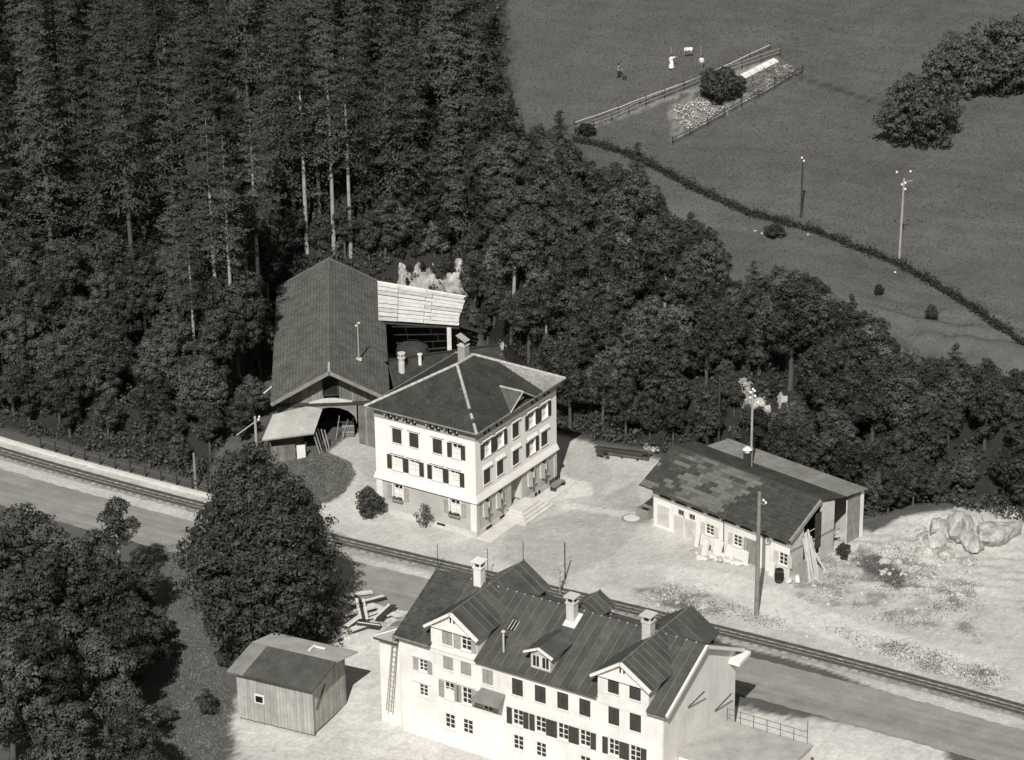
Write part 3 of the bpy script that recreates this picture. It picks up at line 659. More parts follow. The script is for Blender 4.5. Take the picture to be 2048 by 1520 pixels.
MB().tube([WF.p(0, 0, 6.95), WF.p(WL, 0, 6.95)], .12, 8).build('ridge_cap', 'old_tile', wg)
pc = onz(804, 748, 6.0); q = pc-WF.o; x_, y_ = q@ex, q@ey
ch = MB().lathe(WF.p(x_, y_, 0), [(.30, 5.2), (.30, 7.1), (.27, 7.12), (.27, 7.5), (.36, 7.52), (.36, 7.64)], 10).build('chimney', 'plinth', wg)
mb = MB()
for k in range(6): mb.box(WF.sub(x_, y_, 0, k*1.047), .2, .3, -.05, .05, 7.64, 7.95)
mb.lathe(WF.p(x_, y_, 0), [(.36, 7.95), (.36, 8.05)], 10); mb.build('chimney_head', 'plinth', ch)
pc = onz(840, 722, 6.8); q = pc-WF.o
MB().lathe(WF.p(q@ex, q@ey, 0), [(.17, 6.2), (.15, 7.35), (.24, 7.4), (.24, 7.5)], 8).build('chimney', 'trim', wg)
# ================================================================== barn
ba = np.array([-.0567, .9984, 0]); bp = np.array([.9984, .0567, 0])
BO = np.array([-15.9, 216.9, 0]); BF = Fr(BO, bp, ba)      # x across, y along the ridge; ridge front end at y=0
BLEN = 28.8; BH = 5.2; BRZ, BEZ = 8.85, 6.0
barn = thing('wooden_barn', 'long grey wooden barn with big shingled gable roof at the wood edge', 'barn', BF.p(0, 2, 1.3))
for s, lab in ((-1, 'roof'), (1, 'roof')):
    q = [BF.p(0, 0, BRZ), BF.p(0, BLEN, BRZ), BF.p(s*BH, BLEN, BEZ), BF.p(s*BH, 0, BEZ)]
    MB().slab(q, .14, [(0, 0), (0, BLEN), (5.9, BLEN), (5.9, 0)]).build('roof', 'barn_shingle', barn)
MB().tube([BF.p(0, 0, BRZ+.03), BF.p(0, BLEN, BRZ+.03)], .07, 6).build('ridge_cap', 'board_weathered', barn)
MB().tube([BF.p(0, 0, BRZ+.06), BF.p(0, 1.9, BRZ+.06)], .12, 6).build('ridge_cap', 'ridge_cap', barn)
for s in (-1, 1):
    MB().slab([BF.p(0, -.05, BRZ+.06), BF.p(0, .12, BRZ+.06), BF.p(s*(BH+.05), .12, BEZ+.05), BF.p(s*(BH+.05), -.05, BEZ+.05)], .3).build('verge_board', 'board_weathered2', barn)
    MB().slab([BF.p(0, BLEN-.12, BRZ+.05), BF.p(0, BLEN+.05, BRZ+.05), BF.p(s*(BH+.05), BLEN+.05, BEZ+.04), BF.p(s*(BH+.05), BLEN-.12, BEZ+.04)], .2).build('verge_board', 'board_weathered', barn)
fy = 1.5; hw = BH-.55
for s in (-1, 1): MB().box(BF, s*hw-.06, s*hw+.06, fy, BLEN-.6, -1, BEZ+.15).build('side_wall', 'board_weathered', barn)
MB().prism(BF, [(-hw, -1), (hw, -1), (hw, BEZ+.2), (0, BRZ-.3), (-hw, BEZ+.2)], BLEN-.7, BLEN-.6).build('rear_wall', 'board_weathered', barn)
# front: boarded piers, open arched gateway, boarded gable
gL, gR = -2.3, 2.15
x = -hw
while x < hw-.05:
    w = .27
    if x+w <= gL or x >= gR:
        MB().box(BF, x+.008, x+w-.008, fy+random.uniform(-.02, .02), fy+.06, -.5, 5.1).build('board', random.choice(['board_weathered', 'board_weathered2', 'board_weathered']), barn)
    x += w
mb = MB(); pts = []
for k in range(9):      # segmental arch infill
    a = math.pi*k/8; pts.append((-.075+2.3*math.cos(a), 3.3+1.55*math.sin(a)))
mb.prism(BF, [(gR+.1, 3.2)]+pts+[(gL-.1, 3.2), (gL-.1, 5.15), (gR+.1, 5.15)], fy, fy+.08).build('gate_arch', 'board_weathered2', barn)
def roofz(x): return BEZ+(BRZ-BEZ)*(1-abs(x)/BH)
x = -hw
while x < hw-.05:
    xa, xb = x+.008, x+.262
    if not (-.65 < (xa+xb)/2 < .65):
        MB().prism(BF, [(xa, 5.2), (xb, 5.2), (xb, roofz(xb)-.2), (xa, roofz(xa)-.2)], fy+.02, fy+.08).build('board', random.choice(['board_weathered', 'board_weathered2']), barn)
    else:
        MB().prism(BF, [(xa, 7.75), (xb, 7.75), (xb, roofz(xb)-.2), (xa, roofz(xa)-.2)], fy+.02, fy+.08).build('board', 'board_weathered', barn)
    x += .27
MB().box(BF, -hw-.2, hw+.2, fy-.14, fy+.02, 5.08, 5.34).build('tie_beam', 'timber_dark', barn)
mb = MB(); pts = [(-1.9, 5.36)]+[(-1.9+3.8*k/8, 5.42+.34*math.sin(math.pi*k/8)) for k in range(9)]+[(1.9, 5.36)]
mb.prism(BF, pts, fy-.2, fy-.02).build('lintel', 'timber_pale', barn)
MB().box(BF, -.68, .68, fy+.3, fy+.34, 5.7, 7.8).build('loft_opening', 'interior', barn)
mb = MB(); mb.box(BF, -.7, .7, fy-.05, fy+.05, 5.95, 6.05); mb.box(BF, -.7, .7, fy-.05, fy+.05, 7.6, 7.72); mb.box(BF, -.7, -.6, fy-.05, fy+.05, 6.05, 7.6); mb.box(BF, .6, .7, fy-.05, fy+.05, 6.05, 7.6); mb.build('loft_frame', 'timber_dark', barn)
for s in (-1, 1): MB().tube([BF.p(s*hw, fy, 5.3), BF.p(s*(BH-.15), .15, BEZ+.05)], .09, 6).build('brace', 'timber_dark', barn)
for k, yy in enumerate((4.5, 17)): MB().tube([BF.p(-BH+.1, yy, BEZ-.15), BF.p(-BH-.75, yy-.3, BEZ-.75)], .07, 6).build('outrigger', 'timber_pale', barn)
# boxes and tools in the gateway
cr = thing('storage_crates', 'dark wooden crate standing inside the barn gateway', 'crate', BF.p(1.3, 3.2, hgt(*BF.p(1.3, 3.2, 0)[:2])))
bz = float(WLOC[cr.name][2]); MB().box(BF, .9, 1.95, 2.8, 3.6, bz-.05, bz+1.1).build('crate_body', 'timber_dark', cr)
for k in range(4): MB().box(BF, .88, 1.97, 2.77, 2.8, bz+.08+k*.28, bz+.3+k*.28).build('slat', 'timber_mid' if k % 2 else 'board_weathered', cr)
cr.name = 'wooden_crate'; WLOC[cr.name] = np.array(cr.location)
# wire pole on the barn roof
rp = thing('roof_pole', 'slim pale wire pole rising from the right slope of the barn roof', 'pole', BF.p(2.6, 6.0, roofz(2.6)))
MB().tube([BF.p(2.6, 6.0, roofz(2.6)-.1), BF.p(2.6, 6.0, roofz(2.6)+3.6)], [.075, .055], 8).build('shaft', 'pole_pale', rp)
MB().box(BF, 2.35, 2.85, 5.85, 6.15, roofz(2.6)-.05, roofz(2.6)+.16).build('foot_flashing', 'plinth', rp)
for s, z in ((-.14, 3.2), (.14, 3.45)): MB().lathe(BF.p(2.6+s, 6, roofz(2.6)+z), [(.05, 0), (.08, .06), (.05, .16)], 8).build('insulator', 'porcelain', rp)
# ---- lean-to in front of the barn's left corner
lt = thing('lean_to_shed', 'small boarded lean-to with pale slanting roof before the barn gateway', 'shed', onY(575, 918, 215.6))
A_, B_, C_, D_ = onz(650, 803, 5.1), onz(546, 829, 5.0), onz(524, 880, 3.3), onz(628, 866, 3.4)
MB().slab([B_, C_, D_, A_], .14).build('roof', 'roof_felt_light', lt)
MB().tube([up(C_, -.08), up(D_, -.08)], .07, 6).build('fascia', 'timber_mid', lt)
f0, f1 = onz(541, 893, 2.75), onz(612, 886, 2.75); ex = (f1-f0); ex[2] = 0; wl2 = np.linalg.norm(ex); ex /= wl2; LF2 = Fr((f0[0], f0[1], 0), ex, np.array([-ex[1], ex[0], 0]))
x = 0
while x < wl2-.02:
    if not (wl2*.72 < x+.12 < wl2*.97): MB().box(LF2, x+.006, x+.234, random.uniform(-.012, .012), .05, .2, 2.72).build('board', random.choice(['board_weathered', 'board_weathered2']), lt)
    else: MB().box(LF2, x+.006, x+.234, 0, .05, .2, 1.25).build('board', 'board_weathered', lt); 
    x += .24
MB().box(LF2, wl2*.73, wl2*.97, -.03, .04, 1.27, 2.6).build('notice_board', 'curtain', lt)
MB().box(LF2, 0, .06, .05, 2.9, .2, 2.9).build('side_wall', 'board_weathered', lt); MB().box(LF2, .1, wl2-.1, 2.2, 2.26, .2, 3.3).build('rear_wall', 'board_weathered', lt)
MB().box(LF2, wl2-.1, wl2+.04, -.02, .1, .2, 2.8).build('post', 'timber_dark', lt)
pk = thing('plank_stack', 'few grey planks leaning upright beside the lean-to', 'planks', onY(648, 905, 215.8))
for k in range(5):
    b0 = hit(640+k*5, 908-k*1.5); MB().tube([b0, b0+np.array([-.7+.06*k, .55, 2.3-.12*k])], .07, 5).build('plank', random.choice(['board_weathered2', 'timber_mid', 'timber_dark']), pk)
for k in range(2):
    t_ = thing('leaning_pole', ['long thin pole propped against the barn gateway', 'short thin pole propped in the barn gateway'][k], 'pole', hit(672+k*12, 880)); b0 = hit(672+k*12, 880)
    MB().tube([b0, b0+np.array([.35+.2*k, .9, 2.1-.5*k])], [.05, .035], 6).build('shaft', 'timber_mid', t_)
# ---- white boarded open shelter behind, right of the barn
sh = thing('open_shelter', 'open sided shelter with bright white board roof attached to the barn', 'shelter', onY(893, 708, 235.5))
P0, P1, P2, P3 = onz(755, 564, 7.3), onz(932, 594, 7.15), onz(919, 652, 6.1), onz(757, 641, 6.35)
n = 9
for k in range(n):
    t0, t1 = k/n+.006, (k+1)/n-.006
    for j in range(3):
        cuts = [(0, .235), (.24, .63 if k % 2 else .55), (.635 if k % 2 else .555, 1.0 - random.uniform(0, .03))]; s0, s1 = cuts[j]
        a = P0+(P3-P0)*t0; b_ = P1+(P2-P1)*t0; c_ = P0+(P3-P0)*t1; d = P1+(P2-P1)*t1
        dz = random.uniform(0, .04)
        MB().slab([up(a+(b_-a)*s0, dz), up(a+(b_-a)*s1, dz), up(c_+(d-c_)*s1, dz+.03), up(c_+(d-c_)*s0, dz+.03)], .03).build('roof_board', 'board_pale' if random.random() < .72 else 'board_pale2', sh)
MB().tube([up(P0, .05), up(P1, .05)], .08, 6).build('ridge_pole', 'board_pale', sh)
def dn(P): return float(hgt(P[0], P[1]))
wl3 = [P3+(P2-P3)*.1, P3+(P2-P3)*.87]
MB().box(Fr((wl3[1][0], wl3[1][1], 0)), -.2, .2, -.15, .15, dn(wl3[1])-.5, 5.95).build('post', 'board_pale', sh)
MB().tube([up(P3, -.22), up(P2, -.22)], .1, 6).build('front_beam', 'timber_dark', sh)
bk0, bk1 = P0+(P3-P0)*.15, P1+(P2-P1)*.15
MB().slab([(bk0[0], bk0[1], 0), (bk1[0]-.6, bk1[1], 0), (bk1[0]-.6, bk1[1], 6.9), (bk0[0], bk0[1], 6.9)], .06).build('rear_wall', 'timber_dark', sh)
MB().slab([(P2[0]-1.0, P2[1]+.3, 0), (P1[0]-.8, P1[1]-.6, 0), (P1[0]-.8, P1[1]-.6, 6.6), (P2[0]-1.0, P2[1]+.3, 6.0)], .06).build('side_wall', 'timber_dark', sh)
hy = thing('hay_heap', 'dim heap of hay lying under the white board roof', 'hay', onY(820, 690, 238))
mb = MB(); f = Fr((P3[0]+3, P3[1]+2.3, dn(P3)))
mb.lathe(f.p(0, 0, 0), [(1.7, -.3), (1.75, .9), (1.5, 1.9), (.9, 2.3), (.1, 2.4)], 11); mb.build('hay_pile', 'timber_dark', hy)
ct = thing('hand_cart', 'dark hand cart parked inside the open board roofed shelter', 'cart', onY(865, 690, 238))
f = Fr((P3[0]+5.5, P3[1]+1.6, dn(P3))); MB().box(f, -.8, .8, -.5, .5, .6, 1.15).build('box', 'timber_dark', ct)
for s in (-.55, .55): MB().tube([f.p(-.1, s, .5), f.p(.1, s, .5)], .5, 14).build('wheel', 'iron', ct) if False else MB().tube([f.p(0, s-.04, .5), f.p(0, s+.04, .5)], .5, 14).build('wheel', 'iron', ct)
MB().tube([f.p(.8, 0, .8), f.p(1.9, 0, .3)], .04, 6).build('drawbar', 'timber_mid', ct)

# ================================================================== workshop on the right
wa = onz(1306, 990, 2.8); wb_ = onz(1580, 1095, 2.8); ex = wb_-wa; WLN = np.linalg.norm(ex); ex = ex/WLN; nf = np.array([ex[1], -ex[0], 0])   # nf faces the yard
SO = np.array([wa[0], wa[1], 0]); SF = Fr(SO, ex, -nf)     # y goes to the rear
ws = thing('workshop', 'single storey workshop with patchy slate roof at the right of the yard', 'workshop', SO)
SW = Fr(SO, ex, nf)          # y outward on the front face
SZ = 2.72
wins = [(5.75, 6.65, 1.15, 2.1), (8.7, 9.6, 1.1, 2.1), (13.45, 14.35, 1.0, 2.1)]; lights = [(2.75, 3.4, 1.9, 2.4), (3.95, 4.6, 1.9, 2.4)]
doors = [(.55, 1.85, .35, 2.15), (2.35, 3.45, 0, 1.82), (3.5, 4.75, 0, 1.82), (10.0, 11.3, -.1, 2.1)]
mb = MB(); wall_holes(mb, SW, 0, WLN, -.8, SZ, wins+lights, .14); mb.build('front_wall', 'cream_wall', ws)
for w in wins: window(ws, SW, *w, bars=2, vbars=1, depth=.14, frame='trim')
for w in lights: window(ws, SW, *w, bars=0, vbars=1, depth=.14, frame='timber_mid', sill=False)
for a, b_, c_, d in doors:
    dd_ = MB(); n = max(3, int((b_-a)/.24)); dr = None
    for k in range(n):
        xa = a+(b_-a)*k/n; o = MB().box(SW, xa+.006, xa+(b_-a)/n-.006, .01, .045, c_, d)
        dd_.v, dd_.f = dd_.v, dd_.f; o.build('door_board', 'board_pale2' if a < 5 else random.choice(['board_weathered2', 'timber_mid']), ws)
    mb = MB(); mb.box(SW, a-.1, a, .0, .06, c_, d+.1); mb.box(SW, b_, b_+.1, .0, .06, c_, d+.1); mb.box(SW, a, b_, .0, .06, d, d+.1); mb.build('door_frame', 'trim' if a < 5 else 'timber_mid', ws)
for a, b_, c_, d in wins:
    shutter(ws, SW, a-.5, a-.04, c_, d, 'board_pale2'); shutter(ws, SW, b_+.04, b_+.5, c_, d, 'board_pale2')
mb = MB(); mb.box(SW, -.02, 2.2, .0, .12, -.6, .12).build('plinth', 'concrete', ws)
# frieze band with arched sunk panels
fz = MB(); holes = []
xs = np.linspace(.5, WLN-.2, 9)
for k in range(8): holes.append((xs[k]+.15, xs[k+1]-.15, SZ+.1, SZ+.42))
wall_holes(fz, Fr(SO+nf*.03, ex, nf), -.02, WLN+.02, SZ, SZ+.86, holes, .12); fz.build('frieze', 'frieze', ws)
for a, b_, c_, d in holes: MB().box(SW, a, b_, -.11, -.085, c_, d).build('sunk_panel', 'timber_dark', ws)
for a, b_, c_, d in holes:
    mb = MB()
    for s, xx in ((1, a), (-1, b_)): mb.prism(SW, [(xx, c_+.12), (xx, d), (xx+s*.3, d), (xx+s*.12, d-.07)], -.02, .03)
    mb.build('arch_spandrel', 'frieze', ws)
# end wall facing right
EW = Fr(SO+ex*WLN, -nf, ex)      # x to the rear, y outward
RY, RZ_ = 3.75, 5.75; ov = .36; EZ = 3.55; rearY, rearZ = 7.0, 5.0; extY, extZ = 9.6, 4.75
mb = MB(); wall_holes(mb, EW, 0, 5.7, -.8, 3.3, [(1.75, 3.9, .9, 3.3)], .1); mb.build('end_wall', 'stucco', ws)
for gp in ([(0, 3.3), (1.75, 3.3), (1.75, 4.3)], [(3.9, 3.3), (5.7, 3.3), (5.7, 5.0), (3.9, 5.45)]): MB().prism(EW, gp, -.1, 0).build('end_gable', 'plinth', ws)
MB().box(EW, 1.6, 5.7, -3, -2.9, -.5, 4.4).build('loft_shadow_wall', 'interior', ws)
MB().box(EW, 3.2, 3.95, -.02, .05, 1.5, 4.6).build('loft_door', 'timber_dark', ws)
MB().box(EW, 0, 5.7, .0, .05, 2.35, 2.5).build('band', 'timber_mid', ws)
MB().box(EW, 7.4, 9.2, -.1, -.02, -.5, 4.5).build('rear_panel', 'timber_mid', ws); MB().box(EW, 9.2, 9.6, -.4, .02, -.5, 4.55).build('rear_pier', 'trim', ws)
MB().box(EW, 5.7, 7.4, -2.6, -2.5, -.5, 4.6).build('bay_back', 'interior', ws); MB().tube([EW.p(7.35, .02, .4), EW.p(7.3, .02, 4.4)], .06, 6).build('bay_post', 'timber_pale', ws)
MB().box(SF, 0, .12, 0, 9.5, -.8, 3.0).build('left_end_wall', 'cream_wall', ws); MB().box(SF, 0, WLN, 9.4, 9.5, -.8, 4.6).build('rear_wall', 'stucco', ws)
MB().prism(SF, [(.05, 3.4), (3.75, 5.5), (7, 4.85), (9.4, 4.5), (9.4, 3), (.05, 3)], .0, .1, axis='x').build('left_gable', 'cream_wall', ws)
# front roof slope: individual slates laid in courses, light ones at the left
ax = ex; dn_ = np.array(SF.p(0, -ov, EZ)-SF.p(0, RY, RZ_)); SLN = np.linalg.norm(dn_); dn_ /= SLN; nrm = np.cross(dn_, ax); nrm = nrm if nrm[2] > 0 else -nrm
MB().slab([SF.p(-1.15, RY, RZ_-.06), SF.p(WLN+.25, RY, RZ_-.06), SF.p(WLN+.25, -ov, EZ-.06), SF.p(-1.15, -ov, EZ-.06)], .1).build('roof', 'slate_dark', ws)
rw = .40; tw = .88; rows = int(SLN/rw); top0 = SF.p(-1.15, RY, RZ_); L_roof = WLN+1.4; tmesh = {}
for r_ in range(rows+1):
    for k in range(int(L_roof/tw)+1):
        a = k*tw-(.44 if r_ % 2 else 0); b_ = min(a+tw-.012, L_roof); a = max(a, 0)
        if b_-a < .2: continue
        d0 = r_*rw; d1 = min(d0+rw+.02, SLN+.03)
        if d1-d0 < .1: continue
        f = (a+b_)/2/L_roof
        edge = .62-.08*(r_/rows)
        if f < edge:
            pr = .25+.75*sstep((f-.12)/.2)*(.5+.5*sstep((edge-f)/.05)); v = random.random()+.25*math.sin(f*23+r_*.9)
            mt = 'slate_light' if v < pr*.62 else ('slate_mid' if v < pr*.95 else 'slate_dark')
        else: mt = 'slate_dark'
        if f > edge and random.random() < .0: continue
        j = random.uniform(0, .018)
        if f > edge:   # mossy right half stays one covering beyond the countable slates
            if r_ % 2 == 0 or k % 2: mt = 'slate_dark'
        q = [top0+ax*a+dn_*d0+nrm*(.015+j), top0+ax*b_+dn_*d0+nrm*(.015+j), top0+ax*b_+dn_*d1+nrm*(.045+j), top0+ax*a+dn_*d1+nrm*(.045+j)]
        u0 = random.uniform(0, 20); MB().slab(q, .02, [(u0+a, -d0), (u0+b_, -d0), (u0+b_, -d1), (u0+a, -d1)]).build('slate', mt, ws)
MB().slab([SF.p(-1.15, RY, RZ_), SF.p(WLN+.2, RY, RZ_), SF.p(WLN+.2, rearY, rearZ), SF.p(-1.15, rearY, rearZ)], .1).build('rear_roof', 'slate_dark', ws)
n = 16
for k in range(n):
    xa, xb = .1+(WLN+.3)*k/n+.01, .1+(WLN+.3)*(k+1)/n-.01
    MB().slab([SF.p(xa, rearY-.2, rearZ+.1), SF.p(xb, rearY-.2, rearZ+.1), SF.p(xb, extY, extZ+.06), SF.p(xa, extY, extZ+.06)], .05).build('rear_sheet', random.choice(['roof_felt', 'roof_felt', 'timber_mid']), ws)
MB().tube([SF.p(-1.15, RY, RZ_+.04), SF.p(WLN+.25, RY, RZ_+.04)], .08, 6).build('ridge_cap', 'slate_mid', ws)
MB().slab([SF.p(WLN+.18, RY-.3, RZ_+.12), SF.p(WLN+.36, RY-.3, RZ_+.12), SF.p(WLN+.36, -ov-.05, EZ+.1), SF.p(WLN+.18, -ov-.05, EZ+.1)], .28).build('verge_board', 'timber_mid', ws)
MB().tube([SF.p(-1.15, -ov-.06, EZ-.02), SF.p(WLN+.2, -ov-.06, EZ-.02)], .07, 8).build('gutter', 'iron', ws)
mb = MB(); gxx = 7.6; mb.tube([SW.p(gxx, ov, EZ-.05), SW.p(gxx+.1, .3, EZ-.35), SW.p(gxx+.15, .08, EZ-.7), SW.p(gxx+.15, .08, .1)], .04, 6).build('downpipe', 'iron', ws)
c0 = onz(1494, 938, 5.2); q = c0-SO; cx_, cy_ = q@ex, q@(-nf)
chm = MB().box(SF, cx_-.24, cx_+.24, cy_-.24, cy_+.24, 4.6, 6.75).build('chimney', 'timber_dark', ws)
MB().lathe(SF.p(cx_, cy_, 0), [(.26, 6.75), (.2, 6.95), (.42, 6.98), (.1, 7.25)], 10).build('chimney_hat', 'trim', chm)
# objects along the workshop front
def slabs(name, label, cat, px, n, sz, mat, grp=None):
    p = hit(*px); t_ = thing(name, label, cat, p, grp); return t_, p
for k, (px, py, w, h, th, lean) in enumerate(((1388, 1092, .34, 1.5, .14, .25), (1402, 1108, .5, 1.25, .2, .3), (1425, 1108, .75, 1.2, .16, .3), (1450, 1112, .7, 1.0, .16, .35), (1484, 1128, .42, 1.15, .14, .2), (1536, 1150, .52, 1.2, .15, .2))):
    p = hit(px, py); f = Fr(p, ex, -nf, np.array([0, 0, 1]))
    lab = ['narrow upright white stone slab, leftmost of the slabs at the workshop front', 'broad white stone slab beside the leftmost slab at the workshop', 'wide white stone slab leaning under the first workshop window', 'squat white stone slab leaning between the two workshop windows', 'thin white stone slab leaning right of the second workshop window', 'white stone slab leaning beside the workshop plank door near the pole'][k]
    mb = MB(); c_ = []
    for z in (0, h):
        for y in (0, th):
            for x in (0, w): c_.append(f.p(x+random.uniform(-.05, .05), y+z*lean, z-.05+random.uniform(-.06, .06)))
    mb.add(c_, [(0, 2, 3, 1), (4, 5, 7, 6), (0, 1, 5, 4), (2, 6, 7, 3), (0, 4, 6, 2), (1, 3, 7, 5)])
    tag(mb.build('stone_slab', 'stone_white', None, p), lab, 'stone slab', 'white stone slabs at the workshop')
SR = [(1392, 1108), (1400, 1118), (1410, 1120), (1422, 1116), (1432, 1120), (1440, 1124), (1448, 1122), (1456, 1126), (1466, 1128), (1475, 1130), (1418, 1108), (1436, 1112), (1462, 1118), (1444, 1114), (1408, 1104), (1384, 1100)]
for k, (px, py) in enumerate(SR):
    p = hit(px, py); r = random.uniform(.2, .36); o = bpy.data.objects.new('stone_block', rock_mesh((r*1.2, r, r*.8), k)); o.data.materials.append(MATS['stone_white' if k % 5 else 'stone_light']); col.objects.link(o)
    o.location = p+np.array([0, 0, r*.45]); o.rotation_euler[2] = k; tag(o, 'small white stone block in the heap before the workshop windows', 'stone', 'white stone blocks heaped at the workshop')
# kennel shaped barrel, pots
p = hit(1558, 1164); t_ = thing('barrel', 'black mouthed barrel standing at the workshop right corner', 'barrel', p)
bf = Fr(p, ex, -nf); mb = MB(); prof = [(.3, 0), (.36, .3), (.38, .6), (.35, .95), (.3, 1.15)]; mb.lathe(p, prof, 14); mb.build('cask', 'interior', t_)
for z in (.15, 1.0): MB().lathe(p, [(.345, z), (.365, z+.02), (.365, z+.08), (.345, z+.1)], 14).build('hoop', 'iron', t_)
for k, (px, py, r, lab) in enumerate(((1577, 1165, .36, 'round white boulder at the right corner of the workshop'), (1596, 1162, .3, 'pale stone lying beside the leaning planks'))):
    p = hit(px, py); o = bpy.data.objects.new('boulder', rock_mesh((r*1.2, r, r), 40+k)); o.data.materials.append(MATS['stone_white']); col.objects.link(o); o.location = p+np.array([0, 0, r*.5]); tag(o, lab, 'boulder')
# planks leaning on the end wall
lp = thing('leaning_planks', 'tall pale planks leaning on the right end wall of the workshop', 'planks', EW.p(1.5, 1.4, 0))
for k in range(9):
    x0 = .6+k*.2; z0 = float(hgt(*EW.p(x0, 1.7, 0)[:2])); b0 = EW.p(x0+random.uniform(-.1, .1), 1.3+random.uniform(0, .5), z0-.05); t0 = EW.p(1.5+k*.13+random.uniform(-.1, .1), .12, 3.2+random.uniform(-.4, .5))
    if k == 8: b0 = EW.p(3.1, 1.2, z0); t0 = EW.p(2.0, .15, 2.9)
    d = t0-b0; side = np.cross(d, ex); side /= np.linalg.norm(side); nn = np.cross(side, d); nn /= np.linalg.norm(nn)
    c_ = [q+side*s*.09+nn*w_*.025 for q in (b0, t0) for w_ in (-1, 1) for s in (-1, 1)]
    MB().add(c_, [(0, 1, 3, 2), (4, 6, 7, 5), (0, 4, 5, 1), (2, 3, 7, 6), (0, 2, 6, 4), (1, 5, 7, 3)]).build('plank', ['timber_pale', 'board_pale2', 'timber_mid', 'timber_pale'][k % 4], lp)
bd = thing('door_leaf', 'old grey door leaf tilted against the workshop end wall', 'door', EW.p(.3, 1.2, 0)); b0 = hit(1600, 1168)
f = Fr(b0, -nf*.9+ex*.3, ex); 
for k in range(4): MB().add([f.p(k*.2+a+z*.2, -z*.35+y, z) for z in (0, 1.6) for y in (0, .05) for a in (.005, .195)], [(0, 2, 3, 1), (4, 5, 7, 6), (0, 1, 5, 4), (2, 6, 7, 3), (0, 4, 6, 2), (1, 3, 7, 5)]).build('board', 'timber_mid' if k % 2 else 'board_weathered2', bd)
dh = thing('scrap_wood', 'heap of broken wood inside the open rear bay of the workshop', 'wood', EW.p(6.5, -1, .6))
for k in range(9):
    a = EW.p(5.9+random.random()*1.2, -1.6+random.random()*1.3, .9+random.random()*.8); b_ = a+np.array([random.uniform(-.8, .8), random.uniform(-.8, .8), random.uniform(.1, 1.0)]); MB().tube([a, b_], .07, 5).build('plank', random.choice(['timber_mid', 'timber_dark', 'board_weathered2', 'timber_pale']), dh)
# trough, manhole, beam rack at the left end
p = hit(1293, 1034); tf = Fr(p, ex, -nf); tg = thing('water_trough', 'dark water trough against the left end of the workshop', 'trough', p)
mb = MB()
for q in ((-.75, .55, -.5, -.4), (-.75, .55, .4, .5), (-.75, -.65, -.4, .4), (.45, .55, -.4, .4)): mb.box(tf, *q, -.1, .85)
mb.box(tf, -.65, .45, -.4, .4, -.1, .3); mb.build('basin', 'timber_mid', tg); MB().box(tf, -.64, .44, -.39, .39, .3, .62).build('water', 'interior', tg)
MB().tube([tf.p(.2, .6, 0), tf.p(.2, .6, 1.9)], .08, 8).build('spout_post', 'timber_dark', tg); MB().tube([tf.p(.2, .6, 1.5), tf.p(.1, .1, 1.4)], .04, 6).build('spout', 'iron', tg)
p = hit(1263, 1037); mc = thing('manhole_cover', 'round concrete manhole cover set in the yard beside the trough', 'manhole', p)
MB().lathe(p, [(.85, -.05), (.85, .05), (.72, .07), (.7, .06)], 24).build('ring', 'timber_mid', mc); MB().lathe(p, [(.68, 0), (.68, .065), (.3, .075)], 24).build('lid', 'concrete', mc)
p0 = hit(1200, 908); p1 = hit(1288, 922); lr = thing('log_pile', 'long dark timber logs stacked at the back edge of the yard', 'logs', (p0+p1)/2)
for k in range(6):
    r = .16; row = [0, 0, 0, 1, 1, 2][k]; off = [0, 1, 2, .5, 1.5, 1][k]*.34; dz = r+row*.29; sd = np.array([.2, .97, 0])*off
    MB().tube([p0+sd+(random.uniform(-.6, .3), 0, dz), p1+sd+(random.uniform(-.3, .6), 0, dz)], [r, r*.85], 8).build('log', random.choice(['timber_dark', 'timber_mid', 'bark']), lr)
for t in (.15, .5, .85): q = p0+(p1-p0)*t; MB().box(Fr(q), -.1, .1, -.25, .9, -.15, .06).build('bearer', 'timber_dark', lr)
p = hit(1203, 915); hb = thing('wheelbarrow', 'dark wheelbarrow at the left end of the log pile', 'wheelbarrow', p); f = Fr(p, (.8, -.6, 0), (.6, .8, 0))
MB().prism(f, [(-.45, .65), (.45, .6), (.25, .3), (-.3, .32)], -.3, .3).build('tray', 'iron', hb); MB().tube([f.p(.62, -.03, .22), f.p(.62, .03, .22)], .22, 12).build('wheel', 'iron', hb)
for s in (-.25, .25): MB().tube([f.p(.62, s*.3, .22), f.p(-.3, s, .4), f.p(-1.0, s, .6)], .025, 5).build('handle', 'timber_mid', hb); MB().tube([f.p(-.3, s, .36), f.p(-.35, s, 0)], .025, 5).build('leg', 'iron', hb)
# ================================================================== long building in the foreground
QO = np.array([-4.38, 169.73, 0]); E1 = -LV; LB = Fr(QO, E1, RV)       # x along the facade, y into the scene
lbz = -1.0
lb = thing('long_house', 'long pale house with dark metal roof, cross gables and dormers in the foreground', 'house', QO)
GWz, GWy = 6.85, -.42; MRZ, MRY = 9.72, 5.2; BKY = 10.75; UL, URt = -5.05, 17.5
slope = (MRZ-GWz)/(MRY-GWy)
def rz_(y): return GWz+(y-GWy)*slope if y <= MRY else MRZ-(y-MRY)*slope
FF = Fr(QO, E1, -RV)                                       # facade frame, y outward
upw = [(-1.0, -.12, 7.15, 8.4), (.62, 1.5, 7.15, 8.4)]; mw = [(-1.0, -.15, 5.12, 6.42), (.5, 1.4, 5.12, 6.42)]; lw = [(-.95, -.1, 2.75, 4.1), (.55, 1.4, 2.75, 4.1), (2.35, 3.2, 2.75, 4.1)]
